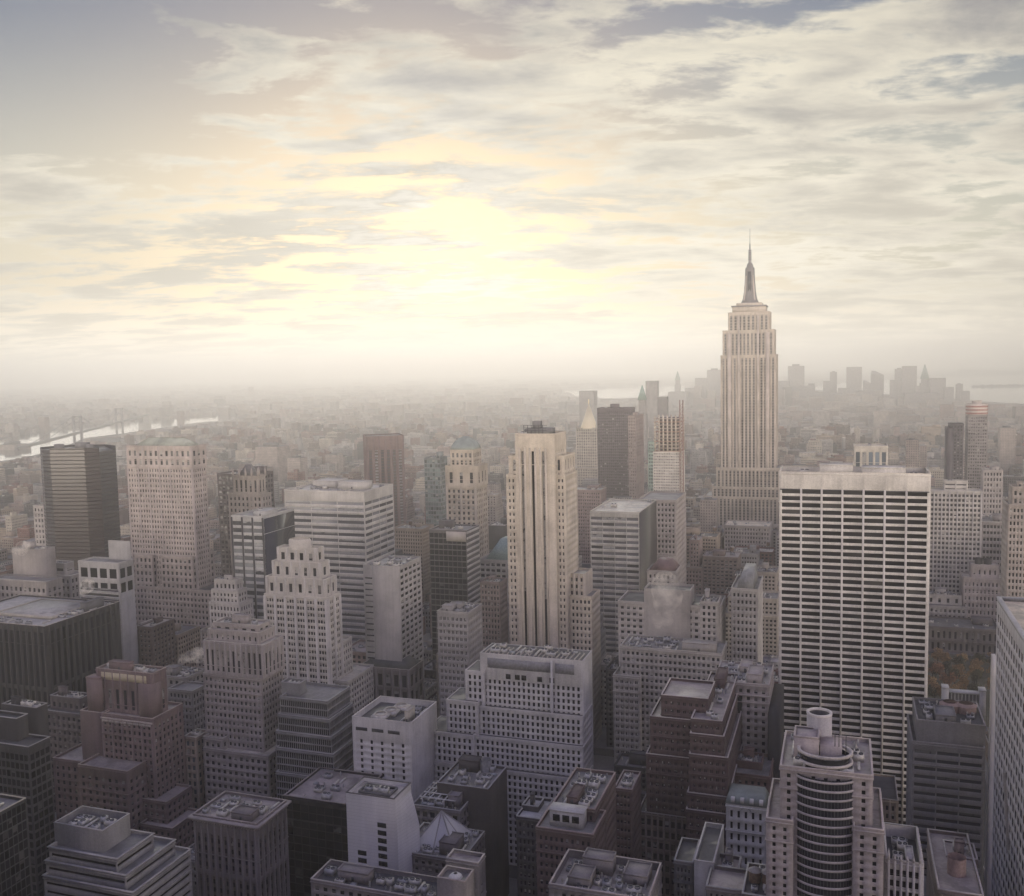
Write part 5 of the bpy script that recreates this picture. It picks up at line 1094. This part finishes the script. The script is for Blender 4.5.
for bi, ((xa, wa), (xb, wb)) in enumerate(zip(AVE[:-1], AVE[1:])):
    for s in STREETS[:-1]:
        for row in (0, 1):
            x = xa + wa/2 + .5; y0, y1 = (s + 9.5, s + 39.6) if row == 0 else (s + 40.4, s + 70.5)
            while x < xb - wb/2 - 9:
                w = crng.choice((9, 14, 17, 22, 28, 34, 42)) if s < 1500 else crng.choice((16, 24, 34, 48)); w = min(w, xb - wb/2 - .5 - x)
                g = crng.random(); core = 1.0 if -700 < x < 420 and s < 1300 else .55
                h = (16 + 30 * g if g < .62 else 34 + 80 * (g - .62) * 2.2) * (core if s < 2000 else .6) * crng.uniform(.85, 1.15)
                x0, x1 = x + .15, x + w - .15; d = crng.uniform(0, 5); ya, yb_ = (y0, y1 - d) if row == 0 else (y0 + d, y1)
                col = crng.randrange(len(PAL)); rf = crng.choices(range(4), (4, 4, 2, 2))[0]; sd = crng.randrange(10**6)
                x += w
                if y1 < 235: continue
                pc = proj(((x0+x1)/2, y0, h)); pb = proj(((x0+x1)/2, y0, 0))
                if not (-90 < pc[0] < 1115) or pc[1] > 930: continue
                if x1 > PARK[0] and x0 < PARK[1] and yb_ > PARK[2] - 4 and ya < PARK[3] + 4: continue
                if x0 > PARK[0] - 10 and x1 < PARK[1] + 60 and 470 < ya < 716: h = min(h, 16)
                if inside(x0, ya, RIVER) or hides_water((x0+x1)/2, ya, h): continue
                if not clear_of(x0, x1, ya, yb_): continue
                h = lid(x0, x1, ya, yb_, h)
                if h < 9: continue
                LOTS.append((x0, x1, ya, yb_, h, col, rf, sd))
SHOWN = {811220,698723,178108,919750,58582,471379,542188,25728,661460,578995,110221,197686,264750,981061,437396,252908,509645,171808,302571,13063,52517,50665,995810,328823,199686,107162,30934,151154,332255,920505,515987,256048,393137,453049,633841,39338,179181,723321,271519,99164,194340,424121,47517,361523,866567,10173,620471,898592,838374,615574,42926,934528,319983,844944,129600,713935,84802,282333,706863,852508,386671,86864,337070,228211,75526,391382,909440,423660,166071,763224,713731,676228,486324,841459,641418,943525,259122,470110,198537,724107,135773,397332,82502,164288,284188,564114,741895,802220,8114,184771,898531,250058,406476,880799,565443,634936,738042,392473,571672,197833,688952,369576,281642,697023,803225,846014,672392,89923,729699,833745,719274,803559,456630,876282,614913,785608,350636,56230,604906,717294,740259,129798,68453,421584,470181,141175,112296,709739,329449,220168,130454,784626,309120,345322,928918,669131,785047,30396,99657,666366,768732,502885,846017,803907,561826,507365,795219,567232,801406,465968,258791,841630,886288,111125,513625,214501,553955,567026,64177,421399,246651,287422,639750,324094,268682,706340,442768,984111,967541,275282,561991,539647,443379,707892,447067,251744,197689,843488,875556,97988,473066,70172,940366,520697,281425,757638,716908,67447,137388,593740}
#@SHOWN@
def far_mesh(name, boxes, uvscale=1.0):
    """boxes: x0,x1,y0,y1,z0,z1,colour,roofcolour -> one mesh with tone attribute and uv in metres"""
    q, uv, tn = [], [], []
    for x0, x1, y0, y1, z0, z1, c, rc in boxes:
        for (a, b), (e, f) in (((x0, y0), (x1, y0)), ((x1, y0), (x1, y1)), ((x1, y1), (x0, y1)), ((x0, y1), (x0, y0))):
            q.append([(a, b, z0), (e, f, z0), (e, f, z1), (a, b, z1)]); L = abs(e-a) + abs(f-b); uv.append([(0, 0), (L, 0), (L, z1-z0), (0, z1-z0)]); tn.append(c)
        q.append([(x0, y0, z1), (x1, y0, z1), (x1, y1, z1), (x0, y1, z1)]); uv.append([(0, 0)] * 4); tn.append(rc)
    q = np.array(q); n = len(q); me = bpy.data.meshes.new(name)
    me.vertices.add(n*4); me.vertices.foreach_set('co', q.reshape(-1).astype(np.float32)); me.loops.add(n*4); me.loops.foreach_set('vertex_index', np.arange(n*4, dtype=np.int32))
    me.polygons.add(n); me.polygons.foreach_set('loop_start', np.arange(n, dtype=np.int32)*4); me.update(calc_edges=True)
    l = me.uv_layers.new(name='metres'); l.data.foreach_set('uv', np.array(uv, dtype=np.float32).ravel())
    ca = me.color_attributes.new('tone', 'FLOAT_COLOR', 'CORNER'); ca.data.foreach_set('color', np.repeat(np.concatenate([np.array(tn), np.ones((n, 1))], 1), 4, axis=0).astype(np.float32).ravel())
    me.materials.append(far_wall_mat()); o = bpy.data.objects.new(name, me); COL.objects.link(o); return o

def compass(lot):
    """where a filler stands, said by the two landmarks nearest to it"""
    cx, cy = (lot[0]+lot[1])/2, (lot[2]+lot[3])/2; pc = proj((cx, lot[2], lot[4]*.8)); out = []
    for h in HEROES:
        R = h['rects'][0]; hx, hy = (R[0]+R[1])/2, h['Y']; d = math.hypot(cx-hx, (cy-hy)*1.0)
        out.append((d, h))
    out.sort(key=lambda t: t[0]); res = []
    for d, h in out[:10]:
        bx = (h['box'][0] + h['box'][2*0+1]) / 2; half = (h['box'][1] - h['box'][0]) / 2
        if abs(pc[0] - bx) < half: rel = 'behind' if cy > h['Y'] else 'in front of'
        else: rel = 'left of' if pc[0] < bx else 'right of'
        res.append((rel, h['ref']))
    return res
def lot_building(i, lot):
    x0, x1, y0, y1, h, ci, ri, sd = lot; rng = random.Random(sd); cn, col = PAL[ci]; jit = rng.uniform(.85, 1.15); col = tuple(round(c*jit*2, 1)/2 if False else c for c in col)
    loc = Vector(((x0+x1)/2, y0, 0)); root = thing('city_building', '', 'building', loc, 'smaller buildings between the landmarks')
    wm = wall_mat(col); W, RF, CP, wn = MB(), MB(), MB(), []
    st = dict(bw=rng.choice((2.6, 3.2, 4.0)), fh=rng.choice((3.4, 3.7, 4.1)), ww=rng.uniform(.38, .6), wh=rng.uniform(.45, .6), rec=.3, m=rng.uniform(.5, 1.4), top=rng.uniform(1.6, 3), par=rng.choice((.8, 1.1, 1.5)))
    k = rng.random()
    if k < .12: st.update(bw=60, ww=.97, wh=.5, m=.4)
    elif k < .25: st.update(pil=2, pd=.25, pw=.6)
    if rng.random() < .45 and x1 - x0 > 12:              # a setback top
        z1 = h * rng.uniform(.68, .86)
        box_tier(W, RF, CP, wn, [x0, x1, y0, y1, 0, z1], st)
        a, b = rng.uniform(1.5, 4), rng.uniform(2.5, 7); box_tier(W, RF, CP, wn, [x0+a, x1-a*rng.uniform(.1, 1), y0+b, y1-1.5, z1-1, h], st); top = [x0+a, x1-a, y0+b, y1-1.5]
    else:
        box_tier(W, RF, CP, wn, [x0, x1, y0, y1, 0, h], st); top = [x0, x1, y0, y1]
    W.build('wall', wm, root, off=loc); RF.build('roof', roof_mat(ROOFS[ri][1]), root, off=loc)
    CP.build('parapet', wall_mat(rng.choice(((.42, .38, .35), (.30, .28, .27), col))), root, off=loc)
    MB().quads(np.concatenate([q for q, _ in wn])).build('windows', rng.choice((G0, GL, GD)), root, kind='stuff', off=loc, merge=False) if wn else None
    clutter(root, top[0]+.6, top[1]-.6, top[2]+.6, top[3]-.6, h - st['par'], rng, wm, rng.randint(1, 5) if y0 < 900 else 2, 1, .3 if y0 < 1000 else .15)
    size = 'low' if h < 24 else ('mid height' if h < 45 else 'tall')
    wd = 'narrow' if x1 - x0 < 13 else ('broad' if x1 - x0 > 30 else 'plain')
    return root, size, wd, cn, ROOFS[ri][0]
inds, rest = [], []
for i, l in enumerate(LOTS):
    (inds if (SHOWN is not None and l[7] in SHOWN) else rest).append((i, l))
def relations(lot):
    """everything true of where a filler stands against the landmarks, nearest first"""
    cx, cy = (lot[0]+lot[1])/2, (lot[2]+lot[3])/2; px = proj((cx, lot[2], lot[4]*.9))[0]; out = []
    for hh in HEROES:
        bl, br = hh['box'][:2]; dy = cy - hh['Y']
        if bl <= px <= br and abs(dy) < 450: out.append((abs(dy), 'behind' if dy > 0 else 'in front of', hh['ref']))
        elif 0 < bl - px < 45 and abs(dy) < 300: out.append((abs(dy) + bl - px, 'just left of', hh['ref']))
        elif 0 < px - br < 45 and abs(dy) < 300: out.append((abs(dy) + px - br, 'just right of', hh['ref']))
        elif bl <= px <= br and 450 <= dy < 2200: out.append((dy, 'far behind', hh['ref']))
        elif 0 < bl - px < 45 and 300 <= dy < 2200: out.append((dy + bl - px, 'beyond and left of', hh['ref']))
        elif 0 < px - br < 45 and 300 <= dy < 2200: out.append((dy + px - br, 'beyond and right of', hh['ref']))
    return [(r_, f) for _, r_, f in sorted(out)]
def words(l):
    h, w = l[4], l[1] - l[0]
    return 'low' if h < 24 else ('mid height' if h < 45 else 'tall'), 'narrow' if w < 13 else ('broad' if w > 30 else ''), PAL[l[5]][0]
facts = {i: (words(l), set(relations(l))) for i, l in inds}
seen = set()
for i, l in inds:
    root = lot_building(i, l)[0]; (size, wd, cn), _ = facts[i]; rel = relations(l)[:9]; best = None
    opts = [(j,) for j in range(len(rel))] + [(j, k) for j in range(len(rel)) for k in range(len(rel)) if j < k]
    for full in (False, True):
        for o_ in opts:
            head = f'{size} {wd} {cn} building'.replace('  ', ' ') if full else f'{size} {cn} building'
            s_ = head + ' ' + ' and '.join(f'{rel[j][0]} {rel[j][1]}' for j in o_)
            if len(s_.split()) > 16 or s_ in seen: continue
            n_ = sum(1 for w, f in facts.values() if w[0] == size and w[2] == cn and (not full or w[1] == wd) and all(rel[j] in f for j in o_))
            if best is None or (n_, len(s_)) < best[:2]: best = (n_, len(s_), s_)
    if best is None:
        land = compass(l); best = (9, 0, next((s_ for r_, f in land for s_ in [f'{size} {cn} building {r_} {f}'] if s_ not in seen and len(s_.split()) <= 16), f'{size} {cn} building {land[0][0]} {land[0][1]}'))
    seen.add(best[2]); root['label'] = best[2]
bx = []
for i, (x0, x1, y0, y1, h, ci, ri, sd) in rest:
    rng = random.Random(sd); c = np.array(PAL[ci][1]) * rng.uniform(.8, 1.15); rc = np.array(ROOFS[ri][1]) * rng.uniform(.7, 1.1); n0 = len(bx)
    bx.append((x0, x1, y0, y1, 0, h, c, rc))
    if rng.random() < .7: 
        w, d = (x1-x0)*rng.uniform(.25, .6), (y1-y0)*rng.uniform(.25, .6); xx, yy = rng.uniform(x0, x1-w), rng.uniform(y0, y1-d); bx.append((xx, xx+w, yy, yy+d, h, h+rng.uniform(3, 6), c*.9, rc))
for sx in range(-13, 11):                       # streets north of the viewpoint: unseen tall blocks added to shade low walls
    for sy, (lo, hi) in ((-70, (190, 262)), (-150, (150, 250)), (-250, (120, 245)), (-360, (120, 240))):
        w, d, hh = crng.uniform(34, 60), crng.uniform(34, 58), crng.uniform(lo, hi); x = sx*60 + crng.uniform(-6, 6)
        bx.append((x-w/2, x+w/2, sy-d/2, sy+d/2, 0, hh, np.array(PAL[crng.randrange(len(PAL))][1])*.8, np.array(MROOF)))
o = far_mesh('city_blocks', bx); tag(o, 'dense blocks of small hazy buildings filling the street grid', 'city blocks', None, 'stuff')

# far carpet of the city and the boroughs across the river
frng = random.Random(31); bx = []
yy = 3150.0
while yy < 15000:
    step = 46 + (yy - 3000) * .015; xx0 = at_y(-40, 400, yy)[0]; xx1 = at_y(1064, 400, yy)[0]; x = xx0
    while x < xx1:
        w = frng.uniform(.5, 1.3) * step * .8; x += w * frng.uniform(1.05, 1.7)
        y = yy + frng.uniform(0, step * .5)
        if any(inside(x+w/2, y, p) for p in WET) or any(inside(x+w/2, y + step*.4, p) for p in WET): continue
        g = frng.random(); h = frng.uniform(8, 24) if g < .82 else frng.uniform(25, 70 if g > .95 else 45)
        if y > 7000: h *= .8
        pxx = proj((x, y, 0))[0]
        if 5200 < y < 7200 and 690 < pxx < 962 and g > .35: h = frng.uniform(30, 120 if g > .7 else 70)
        if any(hides_water(x+w*f, y, h) for f in (0, .5, 1)):
            h = frng.uniform(3, 6)
            if hides_water(x+w/2, y, h): continue
        c = (np.array(PAL[frng.randrange(len(PAL))][1]) * .5 + np.array((.27, .24, .22)) * .5) * frng.uniform(.85, 1.2); rc = (np.array(ROOFS[frng.randrange(4)][1]) * .6 + .09) * frng.uniform(.8, 1.2)
        bx.append((x, x+w, y, y + step*frng.uniform(.3, .6), 0, h, c, rc))
    yy += step
o = far_mesh('far_city', bx); tag(o, 'far carpet of low buildings dissolving into the haze', 'city blocks', None, 'stuff')

# ------------------------------------------------------------------ far towers one can tell apart
def far_tower(pl, pr, py, Y, label, cap=None, col=(.25, .23, .23), dep=None, group='downtown towers', name='far_tower', step=None):
    x0, z = at_y(pl, py, Y); x1, z2 = at_y(pr, py, Y); z = (z+z2)/2; dep = dep or (x1-x0)*.9
    r = thing(name, label, 'tower', ((x0+x1)/2, Y, 0), group); rng = random.Random(int(pl*7+py))
    parts = [(x0, x1, Y, Y+dep, 0, z)]
    if step: zs = z - (z * .18); parts = [(x0, x1, Y, Y+dep, 0, zs), (x0+(x1-x0)*step, x1-(x1-x0)*step*.6, Y+dep*.1, Y+dep*.8, zs, z)]
    o = far_mesh('shaft', [(*p, np.array(col), np.array(MROOF)) for p in parts]); o.parent = r; o.location = -r.location
    if cap == 'spire':
        cx, cy, w = (x0+x1)/2, Y+dep/2, (x1-x0)/2; MB().frustum(cx-w*.9, cx+w*.9, cy-w*.9, cy+w*.9, z, cx-w*.06, cx+w*.06, cy-w*.06, cy+w*.06, z+w*3.2).build('spire', plain_mat('copper', (.22, .3, .26), .7, 0, .3, .1), r, off=r.location)
    elif cap == 'box': MB().box(x0+(x1-x0)*.25, x1-(x1-x0)*.3, Y+dep*.2, Y+dep*.7, z, z+(x1-x0)*.12).build('roof_plant', wall_mat(DGREY), r, off=r.location)
    elif cap == 'wedge': MB().frustum(x0, x1, Y, Y+dep, z, x0+(x1-x0)*.05, x0+(x1-x0)*.3, Y+dep*.2, Y+dep*.8, z+(x1-x0)*.35).build('sloped_top', wall_mat(GREYS), r, off=r.location)
    return r
D = [(788, 804, 366, 6300, 'box', 'tall flat topped hazy tower just right of the spire tower, first of the downtown row'),
     (799, 815, 386, 6000, None, 'short wide hazy block overlapping the first downtown tower'), (776, 789, 381, 6100, None, 'low hazy block hidden partly by the spire tower shoulder'),
     (823, 831, 381, 6200, None, 'slender low hazy tower left of the small domed downtown one'), (830, 837, 372, 6500, 'box', 'slender hazy tower standing alone between two wide ones'),
     (846.5, 862, 367, 6300, None, 'wide square topped hazy tower, broadest in the middle downtown'), (838, 850, 388, 5900, None, 'low hazy block at the foot of the broadest downtown tower'),
     (863, 871, 383, 6100, 'wedge', 'short hazy tower with a sloped top in the middle downtown'), (871, 884, 375, 6400, 'wedge', 'hazy tower with a sloping shoulder right of the broadest one'),
     (890, 898, 380, 6100, None, 'low hazy shaft left of the tallest downtown pair'), (895, 904, 369, 6500, 'box', 'left and narrower half of the tallest downtown pair'),
     (902.5, 917, 366, 6200, None, 'right and wider half of the tallest downtown pair'), (916, 922, 386, 5900, None, 'small hazy block right of the tallest downtown pair'),
     (920, 930, 379, 6400, 'spire', 'hazy tower with a pointed green cap, right of the tallest pair'), (930, 946, 378, 6200, None, 'broad hazy tower near the right end of downtown'),
     (945, 954, 387, 6000, None, 'low hazy block right of the broad end tower'), (956, 963, 384, 6300, 'box', 'slim hazy tower by the harbour, second from the end'),
     (961, 970, 391, 6000, None, 'last low hazy block of downtown beside the harbour'), (856, 880, 391, 5600, None, 'wide low pale block before the middle downtown towers'),
     (905, 940, 394, 5500, None, 'long low hazy block before the tallest downtown pair'), (815, 842, 394, 5600, None, 'long low hazy block before the slender towers'),
     (695, 706, 378, 5900, None, 'hazy block left of the spire tower, outer one'), (707, 721, 370, 6100, 'box', 'hazy tower touching the left side of the spire tower'), (685, 697, 388, 5700, None, 'low hazy block left of the spire tower'),
     (674.5, 680, 380, 5800, 'spire', 'hazy slender tower with a tall spire left of the spire tower'), (668, 686, 392, 5600, None, 'low hazy block at the foot of the slender spire'),
     (645.5, 657, 381, 3000, None, 'pale hazy slab above the green netted tower'), (657.5, 667, 397, 2600, None, 'small dark hazy tower above the unfinished tower'),
     (579, 594, 391, 3300, None, 'hazy slab directly behind the golden pyramid'), (637, 646, 400, 2100, 'spire', 'hazy stone tower with a pointed white top left of the pale slab')]
for pl, pr, py, Y, cap, lab in D: far_tower(pl, pr, py, Y, lab, cap, (.15, .13, .13) if 'dark' in lab else (.27, .25, .24), step=.15 if cap == 'spire' else None)
# far industrial stack and housing slabs
for pl, pr, py, Y, lab in ((176.5, 181, 411, 3800, 'single tall chimney stack beside the river'), (248, 251.5, 387, 8500, 'tiny slender tower on the hazy horizon, left'), (-4, 14, 445, 2600, 'hazy brown block beside the river at the left edge'),
                          (255, 277, 447, 1800, 'tan hazy tower block left of the wide pale slab'), (325, 337, 455, 1900, 'grey hazy block above the wide pale slab'), (287, 300, 458, 1700, 'pale hazy block rising behind the wide pale slab'),
                          (485, 497, 484, 1350, 'pale hazy block between the green cap and the tan tower'), (575, 590, 494, 1200, 'pale hazy block right of the tan tower'), (700, 716, 500, 1150, 'hazy stone block at the left foot of the spire tower'),
                          (906, 919, 440, 1500, 'pinkish hazy tower right of the white block behind the slab'), (920, 927, 446, 1600, 'tan hazy slab left of the black sliver'), (956, 968, 455, 1500, 'pale hazy block below the black sliver'), (1000, 1016, 428, 2300, 'ruddy hazy block right of the red topped tower')):
    far_tower(pl, pr, py, Y, lab, 'box' if pr - pl > 8 else None, (.34, .29, .26), group='towers in the hazy middle distance', name='chimney_stack' if 'chimney' in lab else 'hazy_tower')

# ------------------------------------------------------------------ bridge over the river
def bridge():
    pts = [at_z(70, 446), at_z(126, 429)]; A, B = Vector((*pts[0], 0)), Vector((*pts[1], 0)); ax = (B - A); L = ax.length; d = ax.normalized(); s = Vector((-d.y, d.x, 0))
    r = thing('suspension_bridge', 'long suspension bridge with slender steel towers across the hazy river', 'bridge', A)
    st = plain_mat('bridge_steel', (.20, .19, .19), .6); deck = 40.0; half = 13.0
    def P(f, o, z): return A + d * (L * f) + s * o + Vector((0, 0, z)) - A
    towers = (.12, .86); H = 105
    for f in towers:
        t = MB()
        for o in (-half, half): t.beam(P(f, o, 0), P(f, o, H), 7)
        for z in (deck + 12, 80, H - 3): t.beam(P(f, -half, z), P(f, half, z), 4)
        t.build('bridge_tower', st, r)
    MB().beam(P(-.6, 0, deck), P(1.6, 0, deck), 9).build('deck', st, r)
    for o in (-half, half):
        c = MB(); prevv = None
        for i in range(41):
            f = -.45 + i * (1.9 / 40)
            if f < towers[0]: z = deck + (H - deck) * max(0, (f + .45) / (towers[0] + .45)) ** 1.3
            elif f > towers[1]: z = deck + (H - deck) * max(0, (1.45 - f) / (1.45 - towers[1])) ** 1.3
            else: u = (f - towers[0]) / (towers[1] - towers[0]) * 2 - 1; z = deck + 8 + (H - deck - 8) * u * u
            p = P(f, o, z)
            if prevv is not None: c.beam(prevv, p, 1.6)
            prevv = p
        c.build('main_cable', st, r)
bridge()

# ------------------------------------------------------------------ park trees in autumn leaf
def leaf_mat(c):
    m, t = new_mat('leaves'); isl_ = t.n('ShaderNodeNewGeometry').outputs['Random Per Island']
    k = t.mix(isl_, tuple(x*.55 for x in c), tuple(min(.5, x*1.5) for x in c))
    finish(t, t.n('ShaderNodeBsdfPrincipled', ins={'Base Color': k, 'Roughness': .8}).outputs[0]); return m
LEAF = [('golden', leaf_mat((.30, .20, .095))), ('ochre', leaf_mat((.24, .155, .075))), ('olive', leaf_mat((.085, .08, .045))), ('rust', leaf_mat((.23, .125, .07)))]
BARK = plain_mat('bark', (.06, .05, .04), .9)
def make_tree(x, y, h, cr, rng, kind, label):
    r = thing('park_tree', label, 'tree', (x, y, .17), 'autumn trees in the park'); mb = MB()
    pr = [(.45, 0), (.34, h*.25), (.22, h*.5), (.08, h*.85)]; mb.lathe(0, 0, pr, 8)
    cl = []
    for i in range(7):
        a = rng.uniform(0, 6.28); z0 = h*rng.uniform(.3, .6); e = Vector((math.cos(a)*cr*.7, math.sin(a)*cr*.7, z0 + h*rng.uniform(.1, .3))); mb.beam((0, 0, z0), e, .16); cl.append(e)
    mb.build('trunk', BARK, r)
    cl += [Vector((rng.uniform(-.5, .5)*cr, rng.uniform(-.5, .5)*cr, h*rng.uniform(.55, .95))) for _ in range(9)]; q = []
    for c in cl:
        rad = cr * rng.uniform(.3, .5)
        for _ in range(55):
            v = Vector((rng.gauss(0, 1), rng.gauss(0, 1), rng.gauss(0, .8))).normalized() * rad * rng.random() ** .4; p = c + v
            a = Vector((rng.gauss(0, 1), rng.gauss(0, 1), rng.gauss(0, 1))).normalized(); b = a.orthogonal().normalized(); a, b = a*.55, b*.4
            q.append([p-a, p-b, p+a, p+b])
    MB().quads(q).build('crown', LEAF[kind][1], r, merge=False)
trng = random.Random(12); n_t = 0
spots = []
for px, py in [(x + trng.uniform(-5, 5), y + trng.uniform(-3, 3)) for y in (659, 666, 674, 683, 692) for x in range(922, 1000, 14)]:
    spots.append((px, py))
seen_t = {}
for px, py in spots:
    k = trng.choices((0, 1, 2, 3), (3, 3, 2, 2))[0]; x, y = at_z(px, py, 9.0)
    if not clear_of(x-2, x+2, y-2, y+2) or y > 890: continue
    row = 'back' if py < 663 else ('front' if py > 687 else 'middle'); side_ = 'beside the gridded slab' if px < 940 else ('near the bright fin' if px > 975 else 'amid the park')
    lab = f'{LEAF[k][0]} leaved park tree in the {row} rows {side_}'
    make_tree(x, y, trng.uniform(13, 18), trng.uniform(4.0, 6.8), trng, k, lab); n_t += 1
# park pavilion
def pavilion():
    Y = 722.0; xa = at_y(947, 697, Y)[0]; xb = at_y(981, 697, Y)[0]; z = max(6.0, at_y(960, 692, Y)[1]); r = thing('park_pavilion', 'long white columned pavilion in front of the autumn trees', 'pavilion', ((xa+xb)/2, Y, 0)); off = r.location; wm = wall_mat(WHITE)
    MB().box(xa, xb, Y, Y+6, z-1.2, z).build('entablature', wm, r, off=off)
    for k in range(10): c = xa + .6 + (xb-xa-1.2)*k/9; MB().cyl(c, Y+.8, .4, 0.15, z-1.2, 10).build('column', wm, r, off=off)
    for a in (xa-3, xb-1): MB().box(a, a+4, Y-1, Y+7, .15, z+2).box(a-.3, a+4.3, Y-1.3, Y+7.3, z+2.003, z+2.7).build('end_block', wm, r, off=off)
    MB().box(xa+1.1, xb-1.1, Y+4, Y+5.8, .15, z-1.21).build('back_wall', wall_mat(CONC), r, off=off)
pavilion()

# ------------------------------------------------------------------ steam plumes
def steam(px, py, Y, r0, n, drift, label, seed, dens=.06):
    rng = random.Random(seed); x, z = at_y(px, py, Y); mb = MB()
    import bmesh
    bm = bmesh.new()
    for i in range(n):
        f = i / max(1, n-1); s = r0 * (.5 + .7*f) * rng.uniform(.8, 1.15); res = bmesh.ops.create_icosphere(bm, subdivisions=2, radius=s)
        c = Vector((x + drift[0]*f + rng.uniform(-.4, .4)*r0, Y + rng.uniform(-.3, .3)*r0, z + drift[1]*f + rng.uniform(-.3, .3)*r0))
        for v in res['verts']: v.co = v.co * (1 + rng.uniform(-.05, .05)) + c
    me = bpy.data.meshes.new('steam'); bm.to_mesh(me); bm.free()
    me.transform(Matrix.Translation((-x, -Y, -z)))
    m, t = new_mat('steam_vapour'); v = t.n('ShaderNodeTexCoord').outputs['Object']
    d = t.m('MULTIPLY', t.ramp(t.noise(v, .30/ (r0/4), 3.0, .5), .36, .80), dens * 4 / r0 * 4.2)
    pv_ = t.n('ShaderNodeVolumePrincipled', ins={'Color': (1, .94, .83, 1), 'Density': d, 'Anisotropy': .0})
    t.n('ShaderNodeOutputMaterial', ins={'Volume': pv_.outputs[0]}); me.materials.append(m)
    rm = None
    o = bpy.data.objects.new('steam', me); COL.objects.link(o); o.location = (x, Y, z); tag(o, label, 'steam', None, 'stuff')
steam(82, 594, 540, 4.2, 9, (6, 7), 'small cream steam plume over the dark bronze roof', 1)
steam(180, 660, 478, 4.0, 11, (12, 4), 'cream steam plume drifting towards the arcaded tower', 2)
steam(13, 551, 612, 4.5, 9, (12, 3), 'pale steam plume at the far left roofs', 3)
steam(662, 622, 570, 7.0, 14, (5, 22), 'tall glowing steam cloud before the blank upper wall', 4)

# ------------------------------------------------------------------ haze
m, t = new_mat('haze_air')
pv_ = t.n('ShaderNodeVolumePrincipled', ins={'Color': (.995, .982, .945, 1), 'Density': HAZE_DENSITY, 'Anisotropy': .75})
t.n('ShaderNodeOutputMaterial', ins={'Volume': pv_.outputs[0]})
MB().box(GXL - 500, GXR + 500, GY0 - 500, GY1 + 500, -1.0, 475.0).build('haze', m, kind='stuff')
